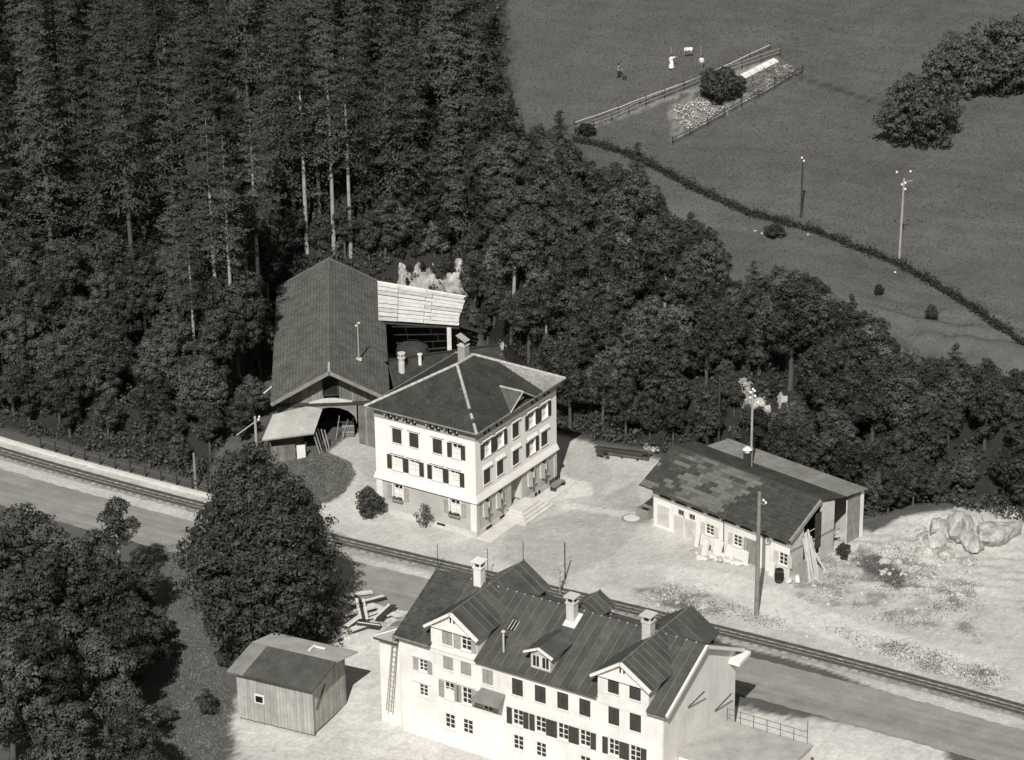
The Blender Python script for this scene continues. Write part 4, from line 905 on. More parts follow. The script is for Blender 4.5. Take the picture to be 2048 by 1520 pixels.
rw_ = [(2.35, 3.25, 4.9, 6.1), (4.85, 5.75, 4.75, 6.05), (6.75, 7.65, 4.75, 6.05), (8.6, 9.5, 4.75, 6.05), (10.4, 11.3, 4.75, 6.05)]
xw = [(12.75, 13.62, 7.25, 8.45), (14.45, 15.35, 7.25, 8.45)]; xw2 = [(12.75, 13.62, 4.75, 6.1), (14.45, 15.35, 4.75, 6.1)]
lw2 = [(4.85, 5.75, 2.3, 3.6), (6.75, 7.65, 2.3, 3.6), (8.6, 9.5, 2.3, 3.6), (10.4, 11.3, 2.3, 3.6), (12.75, 13.62, 2.3, 3.6), (14.45, 15.35, 2.3, 3.6)]+[(x, x+.9, .3, 1.5) for x in (-1.0, .55, 4.85, 6.75, 10.4, 12.75, 14.45)]
lwin = [(-3.15, -2.4, 4.35, 5.3), (-3.2, -2.4, 2.3, 3.25)]
mb = MB(); wall_holes(mb, FF, UL+.25, URt-.4, lbz-.6, 6.9, mw+lw+rw_+xw2+lwin+lw2, .16)
for w in (URt-.4, UL+.25): mb.prism(LB, [(0, lbz-.6), (10.3, lbz-.6), (10.3, 6.9), (MRY, MRZ-.15), (0, 6.9)], w-.03, w+.03, axis='x')
mb.box(LB, UL+.25, URt-.4, 10.25, 10.3, lbz-.6, 6.9); mb.build('wall', 'cream_wall', lb)
def bay(c, half, wins, nm):
    mb = MB(); f = Fr(QO-RV*.06, E1, -RV); wall_holes(mb, f, c-half, c+half, 6.2, 8.6, wins, .16)
    for s in (-half, half): mb.box(LB, c+s-.03, c+s+.03, -.04, 3.5, 6.3, 8.5)
    mb.prism(LB, [(c-half, 8.55), (c+half, 8.55), (c, 9.85)], -.2, -.06); mb.build(nm, 'cream_wall', lb)
    for w in wins: window(lb, f, *w, bars=2, depth=.16)
    MB().box(LB, c-half-.15, c+half+.15, -.3, -.2, 8.42, 8.58).build('pediment_cornice', 'trim', lb)
    MB().box(f, c-.2, c-.08, .145, .16, 9.1, 9.5).build('gable_slit', 'interior', lb); MB().box(f, c+.1, c+.22, .145, .16, 9.1, 9.5).build('gable_slit', 'interior', lb)
bay(0, 1.95, upw, 'gable_bay'); bay(13.95, 2.0, xw, 'gable_bay')
for w in mw+rw_+xw2+lwin+lw2: window(lb, FF, *w, bars=2, depth=.16)
for w in lw: window(lb, FF, *w, bars=2, depth=.16, curtain=.55 if w[0] < 0 else 0)
fb = Fr(QO-RV*.06, E1, -RV)
def closed(f, w, mat):
    md = (w[0]+w[1])/2; shutter(lb, f, w[0], md-.015, w[2], w[3], mat, y=-.04); shutter(lb, f, md+.015, w[1], w[2], w[3], mat, y=-.04)
closed(fb, upw[0], 'shutter_grey'); shutter(lb, fb, .02, .6, 7.15, 8.4, 'shutter_pale'); shutter(lb, fb, 1.52, 1.92, 7.15, 8.4, 'shutter_pale')
closed(FF, mw[0], 'shutter_grey'); closed(FF, mw[1], 'shutter_grey'); closed(FF, rw_[0], 'shutter_grey')
for w in rw_[1:]: closed(FF, w, 'shutter_dark')
for w in xw: closed(fb, w, 'shutter_dark')
for w in xw2: closed(FF, w, 'shutter_dark')
for w in lw2[:6]: shutter(lb, FF, w[0]-.46, w[0]-.03, w[2], w[3], 'shutter_dark'); shutter(lb, FF, w[1]+.03, w[1]+.46, w[2], w[3], 'shutter_dark')
for w in lw: shutter(lb, FF, w[0]-.46, w[0]-.03, w[2], w[3], 'shutter_grey'); shutter(lb, FF, w[1]+.03, w[1]+.46, w[2], w[3], 'shutter_grey')
shutter(lb, FF, -3.6, -3.18, 4.35, 5.3, 'shutter_pale'); shutter(lb, FF, -2.37, -1.97, 4.3, 5.3, 'shutter_grey')
for a, b_, z in ((-1.3, .1, 6.55), (.2, 1.75, 6.55), (-1.3, .15, 4.28), (.3, 1.75, 4.28), (2.1, 3.5, 4.28), (-3.7, -2.1, 5.45), (-3.7, -2.1, 3.42)): MB().box(FF, a, b_, 0, .14, z, z+.08).build('window_hood', 'trim', lb)
for a, b_, z in ((-2.0, 1.97, 6.62),): MB().box(fb, a, b_, 0, .1, z, z+.12).build('string_course', 'trim', lb)
# roofs: metal sheets between standing seams
def sheet_roof(x0, x1, side, mat='metal_roof', step=.735, y0=None, seams=True, ya0=None):
    n = max(1, round((x1-x0)/step)); st_ = (x1-x0)/n
    ya, yb = (GWy, MRY) if side < 0 else (BKY, MRY)
    if ya0 is not None: ya = ya0
    for k in range(n):
        xa, xb = x0+k*st_, x0+(k+1)*st_
        MB().slab([LB.p(xa+.004, ya, rz_(ya)), LB.p(xb-.004, ya, rz_(ya)), LB.p(xb-.004, yb, rz_(yb)), LB.p(xa+.004, yb, rz_(yb))], .07).build('roof_sheet', random.choice([mat, mat, 'metal_roof2']), lb)
        if seams and side < 0: MB().slab([LB.p(xa-.02, ya, rz_(ya)+.05), LB.p(xa+.02, ya, rz_(ya)+.05), LB.p(xa+.02, yb, rz_(yb)+.05), LB.p(xa-.02, yb, rz_(yb)+.05)], .06).build('standing_seam', 'seam', lb)
        if seams and side < 0: MB().box(Fr(LB.p(xa, MRY, 0), E1, RV), -.04, .04, -.06, .06, MRZ+.02, MRZ+.1).build('seam_cap', 'ridge_cap', lb)
sheet_roof(-1.9, 2.0, -1, ya0=.1); sheet_roof(2.0, 11.93, -1); sheet_roof(11.93, 15.97, -1, ya0=.1); sheet_roof(15.97, URt, -1); sheet_roof(UL, URt, 1, seams=False, step=2.2)
q = [LB.p(UL, GWy, rz_(GWy)), LB.p(-1.9, GWy, rz_(GWy)), LB.p(-1.9, MRY, MRZ), LB.p(UL, MRY, MRZ)]
MB().slab(q, .1).build('tiled_roof', 'wing_tile', lb)
MB().tube([LB.p(UL, MRY, MRZ+.02), LB.p(URt, MRY, MRZ+.02)], .06, 6).build('ridge_cap', 'metal_roof2', lb)
def cross(c, half, zt, ze, y0, y1, tiles='metal_roof', name='cross_roof', step=.73):
    n = max(2, round((y1-y0)/step))
    for s in (-1, 1):
        for k in range(n):
            ya, yb = y0+(y1-y0)*k/n, y0+(y1-y0)*(k+1)/n
            MB().slab([LB.p(c, ya+.004, zt), LB.p(c, yb-.004, zt), LB.p(c+s*half, yb-.004, ze), LB.p(c+s*half, ya+.004, ze)], .07).build('roof_sheet', random.choice([tiles, tiles, 'metal_roof2']), lb)
            if k and s > 0: MB().slab([LB.p(c, ya-.016, zt+.04), LB.p(c, ya+.016, zt+.04), LB.p(c+s*half, ya+.016, ze+.04), LB.p(c+s*half, ya-.016, ze+.04)], .05).build('standing_seam', 'seam' if random.random() < .6 else 'metal_roof2', lb)
    MB().tube([LB.p(c, y0, zt+.02), LB.p(c, y1, zt+.02)], .06, 6).build('ridge_cap', 'seam', lb)
cross(0, 2.3, 10.02, 8.42, -.5, 9.35); cross(13.95, 2.4, 10.02, 8.42, -.5, 9.45); cross(6.95, 1.35, 9.75, 8.85, 5.3, 8.6)
for c, hh in ((0, 2.0), (13.95, 2.1)):
    MB().prism(LB, [(c-hh, 6.5), (c+hh, 6.5), (c+hh, 8.5), (c, 9.9), (c-hh, 8.5)], 9.0, 9.1).build('rear_gable', 'cream_wall', lb)
    for s in (-1, 1): MB().box(LB, c+s*hh-.04, c+s*hh+.04, 6.2, 9.0, 6.5, 8.6).build('rear_bay_side', 'timber_dark', lb)
MB().prism(LB, [(5.85, 7.5), (8.05, 7.5), (8.05, 8.95), (6.95, 9.65), (5.85, 8.95)], 8.2, 8.3).build('rear_gable', 'cream_wall', lb)
for c, hh in ((0, 2.32), (13.95, 2.42)):      # raking cornices of the front gables
    for s in (-1, 1): MB().slab([LB.p(c, -.55, 10.08), LB.p(c, -.33, 10.08), LB.p(c+s*hh, -.33, 8.46), LB.p(c+s*hh, -.55, 8.46)], .2).build('raking_cornice', 'trim', lb)
MB().tube([LB.p(UL-.03, GWy-.06, GWz-.03), LB.p(-1.95, GWy-.06, GWz-.03)], .085, 8).build('gutter', 'gutter', lb); MB().tube([LB.p(2.0, GWy-.06, GWz-.03), LB.p(11.95, GWy-.06, GWz-.03)], .085, 8).build('gutter', 'metal_roof2', lb)
for a, b_ in ((UL+.1, -1.98), (2.0, 11.93), (15.97, URt-.1)): MB().box(LB, a, b_, -.4, 0, 6.62, 6.7).build('soffit', 'timber_mid', lb)
# verge and right gable
for s, (ya, yb) in ((0, (GWy, MRY)), (1, (MRY, BKY))):
    MB().slab([LB.p(URt-.02, ya, rz_(ya)+.08), LB.p(URt+.14, ya, rz_(ya)+.08), LB.p(URt+.14, yb, rz_(yb)+.08), LB.p(URt-.02, yb, rz_(yb)+.08)], .24).build('verge_board', 'trim', lb)
MB().prism(LB, [(BKY-1.5, 6.55), (BKY+.2, 6.75), (BKY+.2, 6.5), (BKY-1.5, 6.3)], URt-.4, URt+.5, axis='x').build('eave_return', 'trim', lb)
MB().box(LB, URt-.36, URt+.1, 6.6, 7.1, 2.2, 2.3).build('stair_landing', 'timber_mid', lb)
for k in range(2): MB().tube([LB.p(URt-.3, 3.3+3.9*k, 5.7-2.2*k), LB.p(URt+.25, 4.6+4.0*k, 6.5-2.1*k)], .05, 6).build('bracket', 'timber_dark', lb)
# chimneys
chimney(lb, LB, -1.15, 5.1, 8.8, 11.55, .62, 'trim'); chimney(lb, LB, 7.15, 4.4, 8.6, 11.25, .62, 'plinth'); chimney(lb, LB, 13.25, 4.6, 9.0, 11.35, .68, 'plinth')
MB().slab([LB.p(6.75, 3.7, rz_(3.7)+.1), LB.p(7.75, 3.7, rz_(3.7)+.1), LB.p(7.75, 4.9, rz_(4.9)+.1), LB.p(6.75, 4.9, rz_(4.9)+.1)], .05).build('chimney_flashing', 'trim', lb)
# small front dormer
dm = MB(); fd = Fr(LB.p(0, .25, 0), E1, -RV); dw = [(6.42, 7.0, 7.38, 8.2), (7.2, 7.8, 7.38, 8.2)]
wall_holes(dm, fd, 6.28, 7.95, 7.05, 8.5, dw, .12)
for x in (6.31, 7.92): dm.prism(LB, [(.25, 7.1), (2.9, 8.5), (.25, 8.5)], x-.03, x+.03, axis='x')
dm.prism(LB, [(6.2, 8.45), (8.03, 8.45), (7.1, 8.95)], .16, .26); dor = dm.build('dormer', 'plinth', lb)
for w in dw:
    mb = MB(); mb.box(fd, w[0], w[1], -.09, -.05, w[2], w[3]); mb.build('dormer_pane', 'glass', dor)
    mb = MB(); xm = (w[0]+w[1])/2; mb.box(fd, xm-.02, xm+.02, -.05, -.02, w[2], w[3]); mb.box(fd, w[0]-.04, w[0]+.02, -.05, .02, w[2], w[3]); mb.box(fd, w[1]-.02, w[1]+.04, -.05, .02, w[2], w[3]); mb.box(fd, w[0]-.04, w[1]+.04, -.05, .03, w[2]-.06, w[2]); mb.build('dormer_frame', 'trim', dor)
for s in (-1, 1):
    for k in range(3):
        ya, yb = -.1+1.15*k, -.1+1.15*(k+1); MB().slab([LB.p(7.1, ya+.004, 9.03), LB.p(7.1, yb-.004, 9.03), LB.p(7.1+s*1.2, yb-.004, 8.5), LB.p(7.1+s*1.2, ya+.004, 8.5)], .06).build('dormer_roof', random.choice(['metal_roof', 'metal_roof2']), dor)
    MB().slab([LB.p(7.1, -.16, 9.08), LB.p(7.1, .0, 9.08), LB.p(7.1+s*1.22, .0, 8.53), LB.p(7.1+s*1.22, -.16, 8.53)], .14).build('dormer_cornice', 'trim', dor)
# vent pipe, skylight
vp = MB().tube([LB.p(3.7, .75, rz_(.75)-.1), LB.p(3.7, .75, rz_(.75)+1.5)], .07, 8).build('vent_pipe', 'plinth', lb); MB().lathe(LB.p(3.7, .75, rz_(.75)+1.5), [(.08, 0), (.16, .05), (.16, .14), (.05, .2)], 8).build('vent_cowl', 'plinth', vp)
sk = MB()
for x in (3.05, 3.3, 3.55): sk.slab([LB.p(x-.03, 2.3, rz_(2.3)+.12), LB.p(x+.03, 2.3, rz_(2.3)+.12), LB.p(x+.03, 3.1, rz_(3.1)+.12), LB.p(x-.03, 3.1, rz_(3.1)+.12)], .08)
sk.build('skylight', 'ridge_cap', lb); MB().slab([LB.p(3.05, 2.3, rz_(2.3)+.08), LB.p(3.55, 2.3, rz_(2.3)+.08), LB.p(3.55, 3.1, rz_(3.1)+.08), LB.p(3.05, 3.1, rz_(3.1)+.08)], .04).build('skylight_pane', 'glass', lb)
# entrance canopy
MB().slab([LB.p(2.3, -.05, 4.55), LB.p(4.3, -.05, 4.55), LB.p(4.5, -1.3, 4.05), LB.p(2.1, -1.3, 4.05)], .08).build('canopy', 'roof_felt', lb)
# left annex with pale flat roof panels
ax_ = thing('pale_annex', 'low annex with pale panelled flat roof at the left end of the long house', 'annex', LB.p(-6, 3, 0))
mb = MB(); mb.box(LB, -6.85, UL+.2, .35, 6.6, lbz-.6, 5.85); mb.build('wall', 'cream_wall', ax_)
n = 5
for k in range(n):
    ya, yb = 1.9+4.9*k/n, 1.9+4.9*(k+1)/n; MB().slab([LB.p(-7.1, ya+.02, 5.95), LB.p(-7.1, yb-.02, 5.95), LB.p(-5.2, yb-.02, 6.5), LB.p(-5.2, ya+.02, 6.5)], .08).build('roof_panel', 'roof_felt_light' if k % 2 else 'roof_felt', ax_)
MB().slab([LB.p(-7.1, .05, 5.95), LB.p(-5.1, .05, 5.98), LB.p(-5.2, 1.9, 6.5), LB.p(-7.1, 1.9, 5.96)], .08).build('roof_panel', 'roof_felt_light', ax_)
MB().tube([LB.p(-7.1, .05, 6.02), LB.p(-5.2, 1.9, 6.56)], .05, 6).build('hip_cap', 'trim', ax_)
MB().tube([LB.p(-7.12, 0, 5.86), LB.p(-5.0, 0, 5.9)], .07, 6).build('gutter', 'iron', ax_)
ld = thing('ladder', 'long wooden ladder hanging upright on the left end of the long house', 'ladder', LB.p(-5.5, 0, .8))
for s in (0, .42): MB().tube([LB.p(-6.0+s, -.25, .3), LB.p(-5.45+s, .15, 6.6)], .045, 6).build('side_rail', 'timber_mid', ld)
for k in range(16):
    t = (k+.5)/16; a = LB.p(-6.0, -.25, .3)+(LB.p(-5.45, .15, 6.6)-LB.p(-6.0, -.25, .3))*t; MB().tube([a, a+E1*.42], .025, 5).build('rung', 'timber_mid', ld)
# fence and terrace at the right end of the long house
tc_ = thing('terrace', 'flat pale terrace roof beside the right gable of the long house', 'terrace', LB.p(20, 5, 1))
MB().box(LB, URt-.3, 24.5, 2.0, 7.8, -1.5, 2.55).build('wall', 'cream_wall', tc_); MB().box(LB, URt-.35, 24.6, 1.9, 7.9, 2.552, 2.68).build('deck', 'roof_felt_light', tc_)
for k in range(7): MB().tube([LB.p(17.9+k*1.05, 7.75, 2.68), LB.p(17.9+k*1.05, 7.75, 3.7+(.8 if k == 6 else 0))], .025, 5).build('railing_post', 'iron', tc_)
for z in (3.2, 3.65): MB().tube([LB.p(17.9, 7.75, z), LB.p(24.2, 7.75, z)], .018, 5).build('railing_bar', 'iron', tc_)

# ================================================================== small shed in the left foreground
s0 = onz(*[450+20/6.206, 1180+1010/6.206], 3.0); s1 = onz(450+1080/6.206, 1180+1260/6.206, 3.0); ex2 = s1-s0; sl_ = np.linalg.norm(ex2); ex2 /= sl_; ey2 = np.array([-ex2[1], ex2[0], 0])
S3 = Fr((s0[0], s0[1], 0), ex2, ey2); sd2 = thing('plank_shed', 'small vertical plank shed with dark felt roof in the left foreground', 'shed', S3.p(3, 2, 0))
prof = [(0, 3.0), (3.2, 3.9), (6.0, 3.4)]
MB().slab([S3.p(1.35, 0, 3.0), S3.p(sl_, 0, 3.0), S3.p(sl_+.25, 3.2, 3.9), S3.p(1.6, 3.2, 3.9)], .14).build('roof', 'roof_felt_dark', sd2)
MB().slab([S3.p(0, 0, 3.0), S3.p(1.345, 0, 3.0), S3.p(1.595, 3.2, 3.9), S3.p(.25, 3.2, 3.9)], .14).build('roof', 'roof_felt', sd2)
MB().slab([S3.p(.25, 3.2, 3.9), S3.p(sl_+.25, 3.2, 3.9), S3.p(sl_+.5, 6.0, 3.42), S3.p(.5, 6.0, 3.42)], .1).build('rear_roof', 'roof_felt_light', sd2)
mb = MB(); mb.box(S3, 4.6, 4.75, 4.0, 4.9, 3.75, 3.86); mb.box(S3, 4.75, 5.6, 4.75, 4.9, 3.7, 3.8); mb.build('roof_batten', 'trim', sd2)
x = .45
while x < sl_-.45:
    MB().box(S3, x+.008, x+.272, .55+random.uniform(-.012, .012), .6, -1, 2.98).build('board', random.choice(['board_light', 'board_light', 'board_light2']), sd2); x += .28
y = .6
while y < 5.4:
    zt = 3.0+.9*y/3.2 if y < 3.2 else 3.9-.5*(y-3.2)/2.8
    MB().box(S3, sl_-.5, sl_-.45+random.uniform(-.01, .01), y+.008, y+.272, -1, zt-.12).build('board', random.choice(['board_light', 'board_light', 'board_light2']), sd2); y += .28
MB().tube([S3.p(sl_-.43, 1.2, .8), S3.p(sl_-.43, 2.6, 2.2)], .06, 6).build('brace', 'timber_dark', sd2)
MB().box(S3, .45, .5, .6, 5.4, -1, 2.95).build('side_wall', 'board_weathered', sd2); MB().box(S3, .45, sl_-.5, 5.35, 5.4, -1, 3.2).build('rear_wall', 'board_weathered', sd2)
wd = MB().box(S3, 1.95, 2.75, .5, .56, .6, 1.35).build('window', 'trim', sd2); MB().box(S3, 2.05, 2.65, .48, .5, .7, 1.2).build('pane', 'glass', wd)
# ---- sawn timber scattered by the big tree
lumb = [((690, 1195), (745, 1188)), ((700, 1218), (770, 1200)), ((685, 1240), (752, 1222)), ((720, 1210), (728, 1250)), ((740, 1212), (800, 1238)), ((760, 1228), (782, 1238)), ((690, 1262), (722, 1238)), ((715, 1258), (760, 1264)), ((735, 1240), (770, 1228)), ((664, 1205), (690, 1215)), ((700, 1270), (735, 1258)), ((755, 1250), (785, 1222))]
tp = thing('timber_stack', 'untidy stack of bright sawn planks beside the big round tree', 'timber', hit(725, 1228))
for k, (a, b_) in enumerate(lumb):
    A2, B2 = hit(*a), hit(*b_); d = B2-A2; d /= np.linalg.norm(d); sd_ = np.cross(d, [0, 0, 1]); h = .15+.12*(k % 4)
    for j in range(3):
        o = sd_*(j-1)*.26; dz = np.array([0, 0, h+.05*j]); c_ = [q+o+sd_*s*.11+dz+np.array([0, 0, t*.035]) for q in (A2, B2) for t in (-1, 1) for s in (-1, 1)]
        MB().add(c_, [(0, 1, 3, 2), (4, 6, 7, 5), (0, 4, 5, 1), (2, 3, 7, 6), (0, 2, 6, 4), (1, 5, 7, 3)]).build('plank', random.choice(['board_pale', 'board_pale', 'timber_pale', 'board_pale2', 'timber_dark']), tp)

# ================================================================== poles
def pole(name, label, px, h, r=.13, mat='pole_wood', ins=(), arm=None, lean=0.0, z=None, loc=None):
    p = hit(*px) if loc is None else np.array(loc); t_ = thing(name, label, 'pole', p); top = p+np.array([lean, 0, h])
    MB().tube([p-np.array([0, 0, .3]), top], [r, r*.72], 9).build('shaft', mat, t_)
    if arm:
        for a0, a1 in arm: MB().tube([top+np.array(a0), top+np.array(a1)], .04, 6).build('crossarm', mat, t_)
    for dx, dz in ins:
        q = top+np.array([dx, -.05, dz]); MB().tube([q-np.array([0, 0, .18]), q], .015, 5).build('pin', 'iron', t_); MB().lathe(q, [(.05, 0), (.1, .04), (.09, .12), (.04, .2)], 8).build('insulator', 'porcelain', t_)
    return t_, p
pole('telegraph_pole', 'stout wooden pole at the edge of the rubble before the workshop', (1513, 1230), 10.6, .2, 'pole_wood', [(.32, -.75), (.5, -.95)], [((0, 0, -.9), (.5, 0, -1.1))])
pole('telegraph_pole', 'pale leaning pole at the hedge on the right of the meadow', (1798, 527), 8.3, .13, 'pole_pale', [(-.18, -.65), (.12, -.5), (.14, -1.1), (-.7, .55), (.55, .6)], [((-.2, 0, -.6), (.2, 0, -.6)), ((0, 0, -.35), (.8, 0, -.2))], lean=.12)
pole('telegraph_pole', 'short dark pole standing alone in the open meadow', (1602, 436), 6.1, .1, 'timber_dark', [(-.08, -.15), (.1, -.45)])
pole('telegraph_pole', 'thin pole behind the workshop ridge with clustered insulators', None, 11.5, .12, 'pole_pale', [(-.15, -.2), (.15, -.05), (.2, -.5), (-.2, -.65), (.45, -1.1), (.0, .1)], [((-.3, 0, -.7), (.5, 0, -.7))], loc=(*onz(1502, 935, 5.2)[:2], .6))
pole('telegraph_pole', 'dark slender post in the trees behind the workshop', (1437, 905), 7.0, .12, 'timber_dark')
t_, p = pole('stay_pole', 'pale pole with slanting stay left of the lean-to', (514, 908), 3.6, .15, 'pole_pale', [(.3, -.35), (.38, -.1)], [((0, 0, -.45), (.4, 0, -.4))])
MB().tube([p+np.array([0, 0, 3.1]), p+np.array([-1.7, -.2, 1.9])], .06, 6).build('stay', 'pole_pale', t_)
pole('railing_post', 'pale short pole standing behind the trackside railing', (392, 978), 3.4, .14, 'pole_wood')
pole('catenary_post', 'thin dark post beyond the railway near the dark rear gable', (1130, 1160), 3.4, .06, 'iron')
pole('catenary_post', 'thin wire post left of the white chimney by the track', (876, 1145), 2.6, .035, 'iron')
pole('catenary_post', 'thin wire post right of the white chimney by the track', (976, 1160), 2.8, .035, 'iron')
p = hit(1120, 1188); fl = thing('flowering_post', 'spindly pale post with white blossoms behind the long house roof', 'climber', p); MB().tube([p, p+np.array([0, 0, 2.6])], .05, 6).build('stake', 'pole_pale', fl)
MB().tube([LB.p(0, 9.2, 10.0), LB.p(0, 9.2, 11.6)], .03, 5).build('lightning_rod', 'iron', lb)
# ================================================================== vegetation meshes
class LM: pass
def tube_mesh(name, segs, mat):
    mb = MB()
    for pts, rs, n in segs: mb.tube(pts, rs, n, cap=False)
    me = bpy.data.meshes.new(name); me.from_pydata(mb.v, [], mb.f); me.materials.append(MATS[mat]); me.polygons.foreach_set('use_smooth', [True]*len(mb.f)); return me
def spruce_meshes(seed, h, R, base, mat='needle', dens=1.0, bark='bark', tr=1.0):
    r = np.random.default_rng(seed); Q = []
    segs = [([(0, 0, -.6), (r.normal(0, .06), r.normal(0, .06), h*.5), (0, 0, h)], [(h*.0085+.04)*tr, (h*.006+.02)*tr, .02], 8)]
    z = base
    while z < h-.1:
        t = (z-base)/(h-base); L_ = R*((1-t)**.72)*(.5+.5*min(1, t*6+.3))+.18
        nb = int(r.integers(4, 7)); a0 = r.uniform(0, 6.28)
        for k in range(nb):
            if r.random() < .1: continue
            a = a0+6.283*k/nb+r.normal(0, .25); L2 = L_*r.uniform(.55, 1.3); m = int(18+50*min(1.7, L2*.55))
            tt = np.clip(r.normal(.62, .26, m), .05, 1.1); dr = (.75-.45*t)*L2*r.uniform(.7, 1.2); sg = r.normal(0, .75, m); wd = (.08+.26*L2*np.sin(np.clip(tt, 0, 1)*2.5+.3))*sg
            zz = z-dr*tt**1.3+.22*L2*tt**4-np.abs(r.normal(0, .07, m))-.45*np.abs(wd)+r.normal(0, .15)
            P = np.stack([np.cos(a)*L2*tt-np.sin(a)*wd, np.sin(a)*L2*tt+np.cos(a)*wd, zz], 1)
            nr = np.stack([np.cos(a)*.4-np.sin(a)*np.sign(wd)*.35, np.sin(a)*.4+np.cos(a)*np.sign(wd)*.35, np.full(m, .85)], 1)
            Q.append(leaves(P, nr, r.uniform(.22, .46, m)*(1-.3*t), .5, .2))
        m = 9; a = r.uniform(0, 6.28, m); rr = .12+L_*.28*r.uniform(.2, 1, m); Q.append(leaves(np.stack([np.cos(a)*rr, np.sin(a)*rr, z+r.uniform(-.7, .3, m)], 1), np.stack([np.cos(a), np.sin(a), a*0+.3], 1), r.uniform(.3, .5, m)*(1-.4*t)))
        z += r.uniform(.95, 1.6)*(1-.55*t)/dens
    return tube_mesh('trunk', segs, bark), quads_mesh('crown', np.concatenate(Q), mat)
def broad_meshes(seed, h, R, base, mat='leaf', nl=9, leaf=.27, per=46, dens=1.0, bark='bark', egg=1.0, clump=.62, tr=1.0, lean=(0, 0)):
    r = np.random.default_rng(seed); segs = []; hc = h-base; lobes = []
    for k in range(nl):
        t = (k+.5)/nl; a = k*2.399+r.uniform(-.6, .6); zz = base+hc*(.12+.76*t)+r.normal(0, .03)*hc; prof = math.sin(math.pi*min(.97, .12+.80*t**egg))
        rr = R*prof*r.uniform(.45, .78); lr = R*(.26+.22*prof)*r.uniform(.7, 1.2)
        lobes.append((np.array([math.cos(a)*rr+lean[0]*t, math.sin(a)*rr+lean[1]*t, zz]), lr))
    lobes.append((np.array([r.normal(0, .1)+lean[0], r.normal(0, .1)+lean[1], h-R*.3]), R*.34))
    for k in range(max(2, nl//5)): lobes.append((np.array([r.normal(0, R*.15), r.normal(0, R*.15), base+hc*r.uniform(.3, .7)]), R*.4))
    th = h*.018*tr+.05; kn = np.array([r.normal(0, .1), r.normal(0, .1), base+hc*.25])
    segs.append(([(0, 0, -.6), (r.normal(0, .06), r.normal(0, .06), base*.6+.2), tuple(kn), (lean[0]*.6, lean[1]*.6, base+hc*.75)], [th*1.3, th, th*.75, th*.25], 8))
    Q = []
    for c, lr in lobes:
        st_ = kn+np.array([0, 0, r.uniform(-.15, .2)*hc]); segs.append(([tuple(st_), tuple((st_+c)/2+np.array([0, 0, .1*lr])), tuple(c)], [th*.45, th*.3, th*.1], 5))
        nc = max(5, int(15*dens*(lr/clump/1.6)**2*1.7))
        D = r.normal(0, 1, (nc, 3)); D[:, 2] += .25; D /= np.linalg.norm(D, axis=1, keepdims=True)
        CC = c+D*lr*(r.uniform(.5, 1.12, (nc, 1)))
        for q, dq in zip(CC, D):
            cr = clump*r.uniform(.5, 1.15); pn = max(8, int(per*(cr/clump)**1.6)); E_ = r.normal(0, 1, (pn, 3))+dq*.6+np.array([0, 0, .35]); E_ /= np.linalg.norm(E_, axis=1, keepdims=True)
            P = q+E_*cr*r.uniform(.6, 1.08, (pn, 1))*np.array([1, 1, .7]); Q.append(leaves(P, E_+dq*.25, leaf*r.uniform(.6, 1.25, pn), .62, .24))
    return tube_mesh('trunk', segs, bark), quads_mesh('crown', np.concatenate(Q), mat)
def plant(pair, name, label, cat, loc, s=1.0, rz=None, group=None, sz=None, tilt=0.0):
    t_ = bpy.data.objects.new(name, None); col.objects.link(t_); t_.location = tuple(loc); t_.scale = (s, s, sz or s); t_.rotation_euler = (random.uniform(-tilt, tilt), random.uniform(-tilt, tilt), random.uniform(0, 6.28) if rz is None else rz); t_.empty_display_size = .5
    tag(t_, label, cat, group)
    for nm, me in zip(('trunk', 'crown'), pair):
        o = bpy.data.objects.new(nm, me); col.objects.link(o); o.parent = t_
    return t_
SPR = [spruce_meshes(11, 20, 3.3, 3.0), spruce_meshes(12, 23, 3.4, 6.5), spruce_meshes(13, 17, 2.9, 1.2), spruce_meshes(14, 25, 3.0, 11.5, bark='bark_pale'), spruce_meshes(15, 21, 3.6, 4.5, 'leaf_dark'), spruce_meshes(16, 10, 2.7, .5, dens=1.8)]
SPH = [20, 23, 17, 25, 21, 10]
BRD = [broad_meshes(21, 8, 2.3, 1.6), broad_meshes(22, 9, 2.6, 2.0, 'leaf_dark'), broad_meshes(23, 7, 2.5, 1.0), broad_meshes(24, 10, 2.5, 3.0), broad_meshes(25, 6, 2.2, .5, 'leaf_light'), broad_meshes(26, 9.5, 2.1, 2.4, 'leaf_dark')]
BRH = [8, 9, 7, 10, 6, 9.5]; BRR = [2.3, 2.6, 2.5, 2.5, 2.2, 2.1]
SLIM = [broad_meshes(31, 10, 1.7, 5.2, 'leaf', nl=6, bark='bark_pale', tr=.7), broad_meshes(32, 11, 1.8, 6.0, 'leaf_dark', nl=6, bark='bark_pale', tr=.7)]

